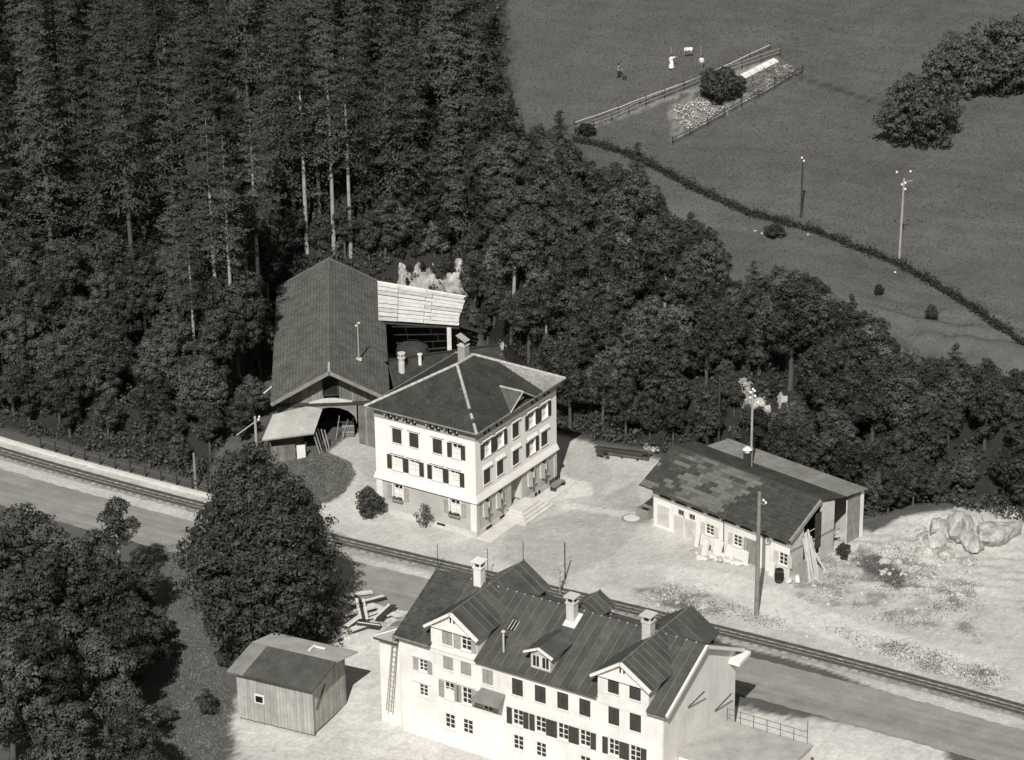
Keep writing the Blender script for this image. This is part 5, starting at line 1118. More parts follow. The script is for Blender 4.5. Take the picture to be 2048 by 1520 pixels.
# ---- where trees may not hide what the photograph shows
CLEAR = [(795, 485, 945, 600), (1473, 762, 1535, 846), (1556, 786, 1574, 832), (640, 480, 775, 900), (985, 682, 1012, 704)]
EDGE = np.array([(-300, -400), (1000, -400), (1012, 100), (1030, 200), (1045, 262), (1100, 248), (1150, 285), (1180, 312), (1250, 332), (1300, 352), (1335, 430), (1400, 440), (1440, 480), (1450, 545), (1490, 575), (1530, 548), (1600, 540), (1660, 575), (1700, 620), (1770, 640), (1790, 705), (1850, 700), (1890, 730), (1940, 725), (2100, 760), (2400, 790)], float)
def tree_ok(p, h, R):
    z = float(hgt(p[0], p[1])); P = proj([(p[0], p[1], z+h), (p[0]-R, p[1], z+h*.6), (p[0]+R, p[1], z+h*.6), (p[0], p[1], z)])
    if P[0, 1] < np.interp(P[0, 0], EDGE[:, 0], EDGE[:, 1]): return None
    if P[2, 1] < np.interp(P[2, 0], EDGE[:, 0], EDGE[:, 1])-8: return None
    bb = (P[1, 0], P[0, 1], P[2, 0], P[3, 1])
    for a, b_, c_, d in CLEAR:
        if bb[0] < c_ and bb[2] > a and bb[1] < d and bb[3] > b_: return None
    return bb, z
placed = []
def far(p, dmin):
    return all((p[0]-q[0])**2+(p[1]-q[1])**2 > dmin*dmin for q in placed)
def foot(X): return float(np.interp(X, FOOT[:, 0], FOOT[:, 1]))
# ---- trees on the bank above the yard
nb = 0; tries = 0
while nb < 215 and tries < 9000:
    tries += 1
    X = random.uniform(-9, 56); s = random.uniform(.8, 34); Y = foot(X)+s; p = (X, Y)
    if not far(p, 1.9): continue
    k = random.randrange(6); sc = random.uniform(.62, 1.05)*(.72 if s < 4 else 1.0)
    ok = tree_ok(p, BRH[k]*sc, BRR[k]*sc*.8)
    if not ok: 
        sc *= .55; ok = tree_ok(p, BRH[k]*sc, BRR[k]*sc*.8)
        if not ok: continue
    bb, z = ok
    if bb[3] < -20 or bb[0] > 2120: continue
    lab = ('tree low on the steep bank' if s < 7 else 'tree midway up the bank wood' if s < 16 else 'tree on the upper rim of the bank wood')
    lab = ['mid toned ', 'dark leaved ', 'broad ', 'tall ', 'pale leaved ', 'narrow dark '][k]+lab+(' right of the workshop pole' if bb[0] > 1500 else ' above the workshop' if bb[0] > 1250 else ' beside the white house')
    plant(BRD[k], 'leafy_tree', lab, 'tree', (X, Y, z-.1), sc, group='leafy trees on the bank behind the yard'); placed.append(p); nb += 1
for px, py, k, sc, lab in ((1030, 655, 0, 1.05, 'slender pale trunked tree on the bank right of the board shelter'), (1139, 690, 1, .9, 'slender pale trunked tree high on the bank above the white house chimney'), (1260, 505, 0, .75, 'slender tree with bare pale trunk near the hedge end'), (1213, 790, 1, .8, 'slender pale trunked tree right of the white house roof'), (1093, 725, 0, .7, 'slender pale trunked tree just behind the far eave of the white house'), (1700, 850, 0, .7, 'slender tree in the wood above the workshop rear roof'), (1330, 640, 1, .8, 'slender tree in the middle of the bank wood')):
    p = hit(px, py); plant(SLIM[k], 'slender_tree', lab, 'tree', p, sc)
for q, (px, py, sc) in enumerate(((1755, 1020, .5), (1775, 1030, .45), (1800, 1018, .5), (1825, 1012, .45), (1850, 1005, .5), (1765, 1002, .6), (1810, 998, .6), (1870, 1010, .35), (1735, 1000, .5), (1790, 1008, .5))):
    plant(BRD[(q*3+2) % 6], 'shrub', 'leafy shrub at the rubble edge behind the workshop right end', 'shrub', hit(px, py)-np.array([0, 0, .3]), sc, group='shrubs at the rubble edge')
# low bushes along the rim of the wood
kk = 0
for x in np.arange(1040, 2080, 19):
    k = random.choice([0, 2, 4, 2, 1]); sc = random.uniform(.25, .48); y = float(np.interp(x, EDGE[:, 0], EDGE[:, 1]))+sc*BRH[k]*17+random.uniform(0, 26)
    plant(BRD[k], 'rim_bush', ['mid toned', 'dark leaved', 'broad', '', 'pale leaved'][k]+' bush on the meadow rim of the bank wood, '+('left half' if x < 1500 else 'right half'), 'bush', hit(x, y)-np.array([0, 0, .2]), sc, group='bushes on the rim of the bank wood')
for px, py, sc, lab in ((1275, 400, .62, 'small pointed conifer at the hedge end above the bank wood'), (1505, 640, .6, 'small pointed conifer at the rim above the workshop roof'), (1700, 700, .55, 'small pointed conifer at the rim right of the telegraph pole'), (1120, 330, .6, 'small pointed conifer at the left rim under the garden'), (1380, 560, .7, 'small conifer midway along the bank wood rim'), (1905, 830, .7, 'small pointed conifer at the right picture edge'), (1180, 620, .7, 'small conifer inside the bank wood above the white house'), (1620, 830, .6, 'small conifer behind the workshop rear roof')):
    plant(SPR[5], 'small_conifer', lab, 'conifer', hit(px, py), sc)
# ---- spruce wood at the upper left
ns = 0; tries = 0; placed2 = []
while ns < 120 and tries < 9000:
    tries += 1
    X = random.uniform(-66, 2); s = random.uniform(5, 95); Y = foot(X)+s
    if X > -26 and Y < 247: continue
    if any((X-q[0])**2+(Y-q[1])**2 < (2.6+.02*s)**2 for q in placed2): continue
    k = random.choice([0, 0, 1, 2, 4, 2]); sc = random.uniform(.78, 1.12)
    if s < 12: k = 2 if random.random() < .6 else 5
    z = float(hgt(X, Y)); P = proj([(X, Y, z+SPH[k]*sc), (X+2.6*sc, Y, z+SPH[k]*sc*.45), (X, Y, z)])
    if P[1, 0] > 1005+random.uniform(-30, 30) or P[0, 0] > 1000: continue
    bad = False
    for a, b_, c_, d in ((640, 500, 775, 900), (785, 480, 955, 600), (560, 300, 760, 505)):
        w = 52*sc
        if P[2, 0]-w < c_ and P[2, 0]+w > a and P[0, 1] < d and P[2, 1] > b_: bad = True
    if bad: continue
    plant(SPR[k], 'spruce', (['slender', 'tall', 'stout', 'bare stemmed', 'darkest', 'young'][k]+' spruce '+('near the foot of the wood left of the barn' if s <= 12 else 'at the far left of the wood' if P[2, 0] < 250 else 'in the middle of the wood left of the barn ridge' if P[2, 0] < 600 else 'in the wood above the barn ridge' if P[2, 0] < 820 else 'at the right rim of the wood by the meadow')), 'spruce', (X, Y, z-.1), sc, group='spruces of the upper left wood', tilt=.02); placed2.append((X, Y)); ns += 1
# spruces whose bare stems stand out behind the barn
for k, (px, py, sc, lab) in enumerate(((614, 503, .95, 'spruce with the longest bare pale stem behind the barn ridge'), (668, 500, .9, 'spruce with forked looking stem just above the barn ridge'), (702, 512, .88, 'spruce with thick bare stem right of the barn ridge'), (436, 655, .85, 'bare stemmed spruce, first left of the barn'), (468, 690, .8, 'bare stemmed spruce with broken branch left of the barn'), (520, 628, .85, 'bare stemmed spruce closest to the barn left eave'), (392, 748, .62, 'short bare stemmed spruce in the lower wood'), (590, 440, 1.0, 'spruce standing behind the longest bare stem'), (640, 430, 1.0, 'spruce between two bare stems behind the barn'), (735, 440, .95, 'spruce behind the thick bare stem'), (560, 460, 1.0, 'spruce left of the longest bare stem'), (780, 450, .95, 'spruce above the bright rock face'), (830, 440, .9, 'spruce right of the dark gap above the rock face'))):
    plant(SPR[3] if k < 7 else SPR[(1, 4)[k % 2]], 'spruce', lab, 'spruce', hit(px, py), sc, rz=k*1.1)
# leafy trees at the foot of the wood
nl_ = 0; tries = 0
while nl_ < 70 and tries < 6000:
    tries += 1
    X = random.uniform(-58, -24.5); s = random.uniform(1.0, 17); Y = foot(X)+s
    if not far((X, Y), 1.8): continue
    if s > 6 and random.random() < .35: continue
    k = random.randrange(6); sc = random.uniform(.6, .95)*(.75 if s < 3 else 1); z = float(hgt(X, Y)); P = proj([(X, Y, z+BRH[k]*sc), (X, Y, z), (X+BRR[k]*sc, Y, z+2)])
    if P[2, 0] > 545: continue
    if P[2, 0] > 480 and P[1, 1] > 860: continue
    plant(BRD[k], 'leafy_tree', ['mid toned', 'dark leaved', 'broad', 'tall', 'pale leaved', 'narrow dark'][k]+' tree between the railway and the spruces, '+('near the left picture edge' if P[1, 0] < 260 else 'toward the barn'), 'tree', (X, Y, z-.1), sc, group='leafy trees at the foot of the spruce wood'); placed.append((X, Y)); nl_ += 1
# shrubs round the barn and the rock face
for k, (px, py, sc) in enumerate(((800, 500, .7), (770, 520, .75), (840, 505, .45), (885, 520, .55), (870, 512, .62), (818, 548, .12), (895, 545, .3), (960, 560, .7), (950, 610, .7), (970, 500, .8), (735, 505, .6), (690, 512, .55), (640, 505, .5), (590, 520, .6), (560, 540, .6), (535, 600, .7), (530, 680, .7), (520, 760, .7), (505, 840, .6), (480, 885, .5), (990, 640, .6), (975, 690, .45), (1000, 560, .8), (930, 470, .8), (900, 450, .8), (985, 450, .8), (830, 455, .6))):
    plant(BRD[(k*5+2) % 6], 'shrub', ['mid toned', 'dark leaved', 'broad', 'tall', 'pale leaved', 'narrow dark'][(k*5+2) % 6]+' shrub '+('left of the barn' if px < 545 else 'behind the barn ridge' if px < 780 else 'growing on the bright rock face' if px < 945 else 'right of the bright rock face'), 'shrub', hit(px, py)-np.array([0, 0, .15]), sc, group='shrubs around the barn and rock face')
# ---- foreground trees
BIG = broad_meshes(41, 16.7, 5.6, .6, 'leaf_dark', nl=34, leaf=.3, per=50, dens=.85, egg=.62, clump=.82, lean=(-1.6, 0))
big = plant(BIG, 'chestnut_tree', 'huge dense round tree standing beside the road in the left foreground', 'tree', hit(562, 1294)-np.array([0, 0, .2]), 1.0, rz=0.0)
FG = [(130, 1300, .95, 1), (200, 1222, .86, 0), (150, 1400, 1.0, 2), (235, 1310, .8, 3), (285, 1235, .64, 5), (285, 1335, .66, 1), (60, 1245, 1.0, 3), (40, 1380, 1.0, 1), (110, 1500, 1.05, 5), (210, 1450, .95, 0), (275, 1490, .62, 2), (-40, 1300, 1.0, 2), (-60, 1450, 1.0, 0), (175, 1290, .88, 5), (255, 1400, .78, 1), (30, 1540, 1.0, 3), (150, 1580, 1.0, 2), (265, 1580, .85, 0), (90, 1340, .95, 5), (10, 1280, 1.05, 1), (230, 1265, .72, 2), (130, 1240, .98, 0), (312, 1270, .5, 4)]
for k, (px, py, sc, v) in enumerate(FG):
    plant(BRD[v], 'leafy_tree', ['mid toned', 'dark leaved', 'broad', 'tall', 'pale leaved', 'narrow dark'][v]+' tree in the lower left clump, '+('at the left picture edge' if px < 120 else 'beside the grass strip' if px > 255 else 'in the middle of the clump'), 'tree', onz(px, py, 0)*np.array([1, 1, 0])+np.array([0, 0, float(hgt(*onz(px, py, 0)[:2]))-.1]), sc*1.12, group='leafy trees in the lower left clump')
plant(SLIM[0], 'young_tree', 'young open crowned tree rising above the lower left clump at the road', 'tree', hit(246, 1210), .92)
for k, (px, py, sc, lab) in enumerate(((415, 1430, .34, 'low bush left of the plank shed'), (448, 1335, .3, 'small bush at the foot of the huge round tree'), (330, 1450, .32, 'low bush at the bottom of the grass strip'))): plant(BRD[4], 'bush', lab, 'bush', hit(px, py), sc)
# ---- meadow trees and bushes
MT = broad_meshes(51, 6.2, 3.9, .5, 'leaf_light', nl=14, leaf=.3, per=46, dens=.7, egg=1.1, clump=.7)
plant(MT, 'round_tree', 'round bushy tree standing alone at the right of the meadow', 'tree', hit(1838, 285), 1.0, rz=.5)
plant(MT, 'round_tree', 'bushy tree at the top right corner of the meadow', 'tree', hit(1915, 188), .9, rz=2.6)
plant(MT, 'round_tree', 'bushy tree behind the corner tree, cut by the picture edge', 'tree', hit(2020, 180), 1.1, rz=4)
GB = broad_meshes(52, 3.6, 2.0, .2, 'leaf_dark', nl=9, leaf=.26, per=40, clump=.5)
plant(GB, 'garden_bush', 'large dark bush in the middle of the fenced garden', 'bush', hit(1452, 205), 1.0); plant(GB, 'garden_bush', 'slim upright bush at the upper garden fence', 'bush', hit(1418, 180), .5, sz=.62); plant(GB, 'garden_bush', 'dark spreading bush left of the large garden bush', 'bush', hit(1425, 200), .7)
plant(GB, 'low_bush', 'low dark bush in the meadow below the hedge', 'bush', hit(1547, 473), .52, sz=.3); plant(GB, 'low_bush', 'small bush at the garden fence end', 'bush', hit(1172, 272), .5, sz=.35)
for px, py, s_, lab in ((1862, 640, .28, 'tiny dark sapling in the meadow at the right'), (1758, 592, .22, 'tiny dark sapling above the wood rim')): plant(GB, 'sapling', lab, 'sapling', hit(px, py), s_, sz=s_*1.4)
HB = [broad_meshes(53, 2.5, 1.15, .25, 'leaf', nl=6, leaf=.17, per=36, clump=.3), broad_meshes(54, 2.2, .8, .2, 'weed', nl=5, leaf=.2, per=12, clump=.3, dens=.7)]
plant(HB[0], 'ornamental_shrub', 'rounded dark shrub at the left corner of the white house', 'shrub', hit(740, 1034), 1.05); plant(HB[1], 'ornamental_shrub', 'spiky sparse shrub before the ground floor of the white house', 'shrub', hit(851, 1055), .95)
plant(HB[0], 'ornamental_shrub', 'small dark shrub behind the planks at the workshop end', 'shrub', hit(1685, 1118), .55)
# ---- hedge across the meadow
HP = np.array([hit(x, y) for x, y in ((1148, 282), (1200, 292), (1250, 308), (1300, 330), (1350, 358), (1400, 384), (1440, 402), (1500, 430), (1560, 445), (1620, 462), (1680, 484), (1740, 508), (1800, 532), (1860, 566), (1910, 596), (1950, 622), (2010, 660), (2080, 705))])
tl = np.concatenate([[0], np.cumsum(np.linalg.norm(np.diff(HP[:, :2], axis=0), axis=1))]); n = 15000
u = rng.uniform(0, tl[-1], n); hx = np.interp(u, tl, HP[:, 0]); hy_ = np.interp(u, tl, HP[:, 1]); wv = .40+.12*np.sin(u*1.9)+.10*np.sin(u*4.7+1)
C_ = np.stack([hx+rng.normal(0, .3, n)*wv*1.5, hy_+rng.normal(0, .33, n)*wv*1.8, 0*hx], 1); C_[:, 2] = hgt(C_[:, 0], C_[:, 1])+np.abs(rng.normal(0, .38, n))*wv*2.0
o0 = HP[8]; me = quads_mesh('hedge', leaves(C_-o0, np.tile([0, -.4, .7], (n, 1)), rng.uniform(.12, .26, n)), 'hedge_leaf'); o = bpy.data.objects.new('hedge', me); col.objects.link(o); o.location = tuple(o0); tag(o, 'thin dark hedge curving across the meadow from the wood to the right', 'hedge')
# ---- undergrowth, weeds and grass that nobody could count
def stuff(name, P, nr, size, mat, label):
    me = quads_mesh(name, leaves(P, nr, size), mat); o = bpy.data.objects.new(name, me); col.objects.link(o); tag(o, label, kind='stuff'); return o
n = 5600; X = np.concatenate([rng.uniform(-60, 56, 2600), rng.uniform(-64, 4, n-2600)]); s = np.concatenate([np.where(rng.random(2600) < .12, rng.uniform(-2.2, 0, 2600), rng.uniform(-.3, 26, 2600)), rng.uniform(2, 75, n-2600)]); Y = np.interp(X, FOOT[:, 0], FOOT[:, 1])+s
ok = []
for x, y in zip(X, Y):
    P = proj((x, y, float(hgt(x, y))+.6))
    if P[1] < np.interp(P[0], EDGE[:, 0], EDGE[:, 1])-5: continue
    if any(a < P[0] < c_ and b_ < P[1] < d and random.random() < .75 for a, b_, c_, d in ((805, 495, 940, 580), (1476, 766, 1532, 842), (1557, 788, 1572, 830))): continue
    if -26 < x < 0 and y < 243.5: continue
    if x < 27 and y < foot(x)-.4: continue
    ok.append((x, y))
ok = np.array(ok); m_ = 26; cc = np.repeat(ok, m_, 0); D = rng.normal(0, 1, (len(cc), 3)); D /= np.linalg.norm(D, axis=1, keepdims=True)
P = np.stack([cc[:, 0], cc[:, 1], hgt(cc[:, 0], cc[:, 1])+.45], 1)+D*np.array([.75, .75, .6])*rng.uniform(.5, 1.1, (len(cc), 1)); stuff('undergrowth', P, D+np.array([0, 0, .4]), rng.uniform(.2, .42, len(cc)), 'leaf', 'low bushes covering the forest floor and the bank')
def scatter(polys, n, jit=0):
    out = []
    for poly, k in polys:
        a = np.array(poly); x0, y0 = a.min(0); x1, y1 = a.max(0); c_ = 0
        while c_ < k:
            q = np.array([random.uniform(x0, x1), random.uniform(y0, y1)])
            if inpoly(q[None], poly)[0]: out.append(hit(*q)); c_ += 1
    return np.array(out)
RUB = [([(1570, 1150), (1700, 1085), (1850, 1130), (1960, 1240), (1960, 1290), (1800, 1250), (1600, 1200)], 60), ([(1600, 1245), (1700, 1260), (2000, 1345), (2000, 1385), (1750, 1300)], 60), ([(1265, 1185), (1340, 1170), (1420, 1195), (1440, 1225), (1350, 1240)], 45), ([(1700, 1118), (1760, 1110), (1815, 1150), (1800, 1180), (1740, 1150)], 26), ([(1420, 1200), (1520, 1225), (1600, 1260), (1500, 1255)], 10), ([(700, 1180), (780, 1190), (770, 1250), (690, 1270)], 14), ([(1690, 1100), (1860, 1060), (1950, 1120), (1950, 1230), (1850, 1180)], 40)]
base = scatter(RUB, 0); m_ = 60; cc = np.repeat(base, m_, 0); D = rng.normal(0, 1, cc.shape); P = cc+D*np.array([.5, .5, .07]); P[:, 2] = hgt(P[:, 0], P[:, 1])+np.abs(D[:, 2])*.08; stuff('weeds', P, D*.4+np.array([0, 0, 1.]), rng.uniform(.06, .15, len(cc)), 'weed', 'weeds growing on the rubble and along the railway')
# meadow and mound grass
n = 52000; q = np.stack([rng.uniform(1000, 2080, n), rng.uniform(-10, 760, n)], 1); keep = q[:, 1] < np.interp(q[:, 0], EDGE[:, 0], EDGE[:, 1])+40
q = q[keep][:26000]; X = rng.uniform(-4, 62, 60000); Y = rng.uniform(222, 305, 60000); P = np.stack([X, Y, hgt(X, Y)], 1); pp = proj(P); k = inpoly(pp, MEADOWP) & (pp[:, 0] < 2100) & (pp[:, 1] > -20) & ~inpoly(pp, GARD); P = P[k][:34000]
stuff('meadow_grass', P+np.array([0, 0, .05]), np.tile([0, -.12, 1.], (len(P), 1)), rng.uniform(.1, .22, len(P)), 'grass_blade', 'rough grass of the sloping meadow')
X = rng.uniform(-26, -10, 30000); Y = rng.uniform(204, 220, 30000); P = np.stack([X, Y, hgt(X, Y)], 1); P = P[inpoly(proj(P), MOUND)]
X = rng.uniform(-40, -15, 60000); Y = rng.uniform(168, 205, 60000); P2 = np.stack([X, Y, hgt(X, Y)], 1); pp = proj(P2); P2 = P2[inpoly(pp, [(330, 1090), (390, 1090), (430, 1300), (470, 1420), (420, 1560), (330, 1560)])][:6000]
P = np.concatenate([P, P2]); stuff('bank_grass', P+np.array([0, 0, .05]), np.tile([0, -.4, .7], (len(P), 1)), rng.uniform(.1, .22, len(P)), 'grass_blade', 'dark grass on the mound below the barn and beside the big tree')
# ================================================================== rocks
def rock(px, py, r, seed, label, mat='rock', group=None, sink=.35, sub=3, cat='rock', loc=None):
    p = hit(px, py) if loc is None else np.array(loc); me = rock_mesh(r, seed, sub, .35); me.materials.append(MATS[mat]); o = bpy.data.objects.new('rock', me); col.objects.link(o); o.location = tuple(p+np.array([0, 0, r[2]*(1-2*sink)*.5])); o.rotation_euler[2] = seed*.7; tag(o, label, cat, group)
k = 100
def rock_face(poly, step, label, amp, seed, mat='rock', group=None):
    """jagged cliff patch standing out of the bank; sinks into the ground at its rim"""
    R_ = np.random.default_rng(seed); a = np.array(poly, float); x0, y0 = a.min(0)-step; x1, y1 = a.max(0)+step
    xs = np.arange(x0, x1, step); ys = np.arange(y0, y1, step); n, m = len(ys), len(xs); V = np.zeros((n, m, 3)); ins = np.zeros((n, m))
    ph = R_.uniform(0, 6.28, 8); fq = R_.uniform(.05, .32, (8, 2))*np.array([1.6, .8])
    for i in range(n):
        for j in range(m):
            ins[i, j] = sum(inpoly(np.array([[xs[j]+dx, ys[i]+dy]]), poly)[0] for dx in (-step*1.2, 0, step*1.2) for dy in (-step*1.2, 0, step*1.2))/9
    for i in range(n):
        for j in range(m):
            if ins[i, j] <= 0: continue
            P = hit(xs[j], ys[i]); nz = sum(math.sin(xs[j]*fq[q, 0]+ys[i]*fq[q, 1]+ph[q]) for q in range(8))/3
            e = ins[i, j]*(amp*(.6+.5*nz)+R_.uniform(0, amp*.45))-(.25 if ins[i, j] < .99 else 0)
            V[i, j] = P+np.array([R_.normal(0, .05), -.85*e, .45*e])
    idx = -np.ones((n, m), int); vs_ = []; fs = []
    for i in range(n):
        for j in range(m):
            if ins[i, j] > 0: idx[i, j] = len(vs_); vs_.append(V[i, j])
    for i in range(n-1):
        for j in range(m-1):
            q = (idx[i, j], idx[i+1, j], idx[i+1, j+1], idx[i, j+1])
            if min(q) >= 0: fs.append(q[:3] if False else q)
    mb = MB(); c0 = np.mean(vs_, 0); mb.add(vs_, fs); tag(mb.build('rock_outcrop', mat, None, c0), label, 'rock', group)
rock_face([(788, 590), (791, 530), (799, 500), (808, 496), (813, 528), (822, 540), (830, 500), (841, 498), (846, 530), (853, 538), (856, 510), (866, 508), (871, 535), (884, 548), (899, 530), (914, 505), (934, 480), (956, 484), (950, 515), (936, 545), (946, 595), (830, 598)], 7, 'bright fissured rock face above the white board roof', .3, 3, 'cliff')
for q, (px, py, sc) in enumerate(((800, 520, .2), (828, 520, .24), (845, 545, .13), (880, 560, .3), (905, 552, .13), (925, 570, .2), (940, 560, .3), (862, 588, .12), (815, 575, .12))):
    plant(BRD[(q*5+1) % 6], 'shrub', ['mid toned', 'dark leaved', 'broad', 'tall', 'pale leaved', 'narrow dark'][(q*5+1) % 6]+' tuft of leaves rooted in the bright rock face', 'shrub', hit(px, py)-np.array([0, 0, .1]), sc, group='leaf tufts in the rock face')
rock_face([(1464, 800), (1470, 764), (1488, 752), (1506, 760), (1516, 786), (1532, 792), (1544, 815), (1546, 850), (1530, 862), (1512, 850), (1500, 825), (1480, 815)], 5, 'pale jagged rock showing through the leaves behind the workshop pole', .5, 4, 'rock')
rock_face([(1552, 790), (1566, 780), (1578, 798), (1580, 830), (1565, 844), (1554, 820)], 4.5, 'narrow pale rock right of the jagged rock behind the workshop', .4, 5, 'rock')
for q, (px, py, sc) in enumerate(((1508, 800, .17), (1486, 812, .16), (1524, 850, .16), (1545, 862, .3), (1468, 830, .34), (1495, 860, .34), (1520, 876, .34), (1570, 862, .34), (1548, 800, .2), (1590, 850, .4), (1450, 800, .4), (1560, 890, .4))):
    plant(BRD[(q*5+1) % 6], 'shrub', ['mid toned', 'dark leaved', 'broad', 'tall', 'pale leaved', 'narrow dark'][(q*5+1) % 6]+' small shrub around the pale rock behind the workshop pole', 'shrub', hit(px, py)-np.array([0, 0, .1]), sc, group='shrubs around the pale rock')
rock_face([(985, 702), (1000, 682), (1014, 684), (1010, 705)], 3, 'small pale rock on the bank beyond the white house ridge', .25, 6, 'rock')
rock_face([(1275, 890), (1290, 876), (1310, 888), (1330, 893), (1320, 905), (1290, 908)], 4, 'low pale rock at the foot of the bank above the log pile', .25, 8, 'rock')
BL = [(1912, 1070, (1.9, 1.3, 1.6), 'largest pale slab boulder at the right end of the rubble slope'), (1878, 1088, (1.2, .9, 1.1), 'angular boulder left of the largest slab boulder'), (1940, 1092, (1.3, 1.0, 1.0), 'cracked boulder at the right edge below the largest slab'), (1872, 1060, (.9, .8, 1.2), 'upright boulder behind the angular boulder'), (1985, 1080, (2.4, 1.6, 1.7), 'boulder beyond the right picture edge'), (1925, 1045, (1.5, 1.0, 1.1), 'flat boulder on top of the boulder heap'), (1895, 1112, (.9, .7, .6), 'small boulder lowest in the boulder heap'), (1850, 1108, (.7, .6, .5), 'small boulder at the left foot of the heap'), (1930, 1125, (.8, .7, .5), 'small boulder at the right foot of the heap'), (1955, 1062, (1.1, .9, 1.2), 'steep boulder right of the flat boulder'), (1845, 1075, (.5, .45, .45), 'little block left of the upright boulder')]
for q in range(26):
    px, py = random.uniform(1760, 1950), random.uniform(1085, 1150); r0 = random.uniform(.22, .5); rock(px, py, (r0*1.2, r0, r0*.8), 300+q, 'loose angular stone around the boulder heap at the right', 'stone_light', 'loose stones around the boulder heap', sub=1, cat='stone')
for px, py, r, lab in BL:
    rock(px, py, r, k, lab, 'rock', cat='boulder', sub=3); k += 1
base = scatter([(RUB[0][0], 120), (RUB[1][0], 90), (RUB[2][0], 80), (RUB[6][0], 170), ([(1340, 1130), (1480, 1180), (1700, 1250), (1940, 1330), (1940, 1370), (1450, 1240)], 120)], 0)
V = []; Fc = []; ico = rock_mesh((1, 1, .7), 5, 1); iv = np.array([v.co[:] for v in ico.vertices]); fi = [tuple(p.vertices) for p in ico.polygons]
for p in base:
    r = random.choice([.05, .06, .08, .1, .14, .22]); a = random.uniform(0, 6.28); R_ = np.array([[math.cos(a), -math.sin(a), 0], [math.sin(a), math.cos(a), 0], [0, 0, 1]]); n0 = len(V); V += [tuple(q) for q in (iv*r*np.array([random.uniform(.8, 1.5), 1, 1]))@R_.T+p]; Fc += [tuple(i+n0 for i in f) for f in fi]
me = bpy.data.meshes.new('rubble_stones'); me.from_pydata(V, [], Fc); me.materials.append(MATS['stone_light']); o = bpy.data.objects.new('rubble_stones', me); col.objects.link(o); tag(o, 'loose stones strewn over the rubble slope', kind='stuff')
bpy.data.meshes.remove(ico)
# white stones in the meadow
for kk, (px, py) in enumerate(((1510, 463), (1524, 468), (1530, 458), (1790, 545), (1848, 548), (1616, 470))):
    p = hit(px, py); me = rock_mesh((.16, .13, .1), 200+kk, 1); me.materials.append(MATS['stone_white']); o = bpy.data.objects.new('field_stone', me); col.objects.link(o); o.location = tuple(p+np.array([0, 0, .05])); tag(o, 'small white stone lying in the grass along the meadow hedge', 'stone', 'white stones in the meadow')
# ================================================================== garden fences and beds
def fence(name, label, pxs, n, hgt_, rails, mat, post='post'):
    P_ = np.array([hit(*q) for q in pxs]); t2 = np.concatenate([[0], np.cumsum(np.linalg.norm(np.diff(P_[:, :2], axis=0), axis=1))]); uu = np.linspace(0, t2[-1], n)
    pts = [np.array([np.interp(w, t2, P_[:, 0]), np.interp(w, t2, P_[:, 1]), 0]) for w in uu]
    for q in pts: q[2] = float(hgt(q[0], q[1]))
    f = thing(name, label, 'fence', pts[n//2])
    for q in pts: MB().box(Fr(q), -.06, .06, -.06, .06, -.2, hgt_+random.uniform(0, .15)).build('post', 'timber_dark', f)
    for i in range(n-1):
        for r in rails: MB().tube([pts[i]+np.array([0, -.08, r]), pts[i+1]+np.array([0, -.08, r+random.uniform(-.03, .03)])], .045, 5).build('rail', mat, f)
fence('garden_fence', 'pale two rail fence along the upper side of the garden', ((1150, 268), (1220, 244), (1300, 208), (1400, 168), (1490, 136), (1560, 112)), 12, 1.0, (.45, .85), 'timber_mid')
fence('garden_fence', 'dark low fence along the lower side of the garden', ((1345, 290), (1410, 256), (1470, 222), (1540, 186), (1605, 148)), 9, .9, (.4, .75), 'timber_dark')
fence('garden_fence', 'pale single rail fence running left of the garden path', ((1150, 255), (1300, 200), (1440, 148), (1540, 100)), 10, .7, (.6,), 'timber_pale')
gb = scatter([([(1340, 225), (1400, 200), (1450, 215), (1465, 222), (1380, 262)], 70), ([(1480, 160), (1560, 125), (1600, 145), (1490, 205)], 80), ([(1390, 190), (1420, 178), (1400, 200)], 12)], 0); m_ = 22; cc = np.repeat(gb, m_, 0); D = rng.normal(0, 1, cc.shape); P = cc+D*np.array([.28, .28, .14])+np.array([0, 0, .15])
h_ = len(P)//2; stuff('flower_beds', P[:h_], D[:h_]*.4+np.array([0, 0, 1.]), rng.uniform(.12, .24, h_), 'flower_pale', 'pale flowers and stones in the garden beds'); stuff('garden_plants', P[h_:], D[h_:]*.4+np.array([0, 0, 1.]), rng.uniform(.12, .24, len(P)-h_), 'weed', 'vegetable plants in the garden beds')
p0, p1 = hit(1490, 162), hit(1558, 128); d = (p1-p0); d /= np.linalg.norm(d); sdv = np.cross([0, 0, 1], d); cfm = thing('cold_frame', 'long pale cold frame at the upper garden fence', 'cold frame', (p0+p1)/2)
ln = np.linalg.norm(p1-p0)
for j in range(5): MB().slab([p0+d*(ln*j/5+.04)+np.array([0, 0, .3]), p0+d*(ln*(j+1)/5-.04)+np.array([0, 0, .3]), p0+d*(ln*(j+1)/5-.04)+sdv*.9+np.array([0, 0, .5]), p0+d*(ln*j/5+.04)+sdv*.9+np.array([0, 0, .5])], .05).build('lid', 'board_pale', cfm)
MB().slab([p0+np.array([0, 0, .24]), p1+np.array([0, 0, .24]), p1+sdv*.9+np.array([0, 0, .42]), p0+sdv*.9+np.array([0, 0, .42])], .45).build('box', 'timber_mid', cfm)
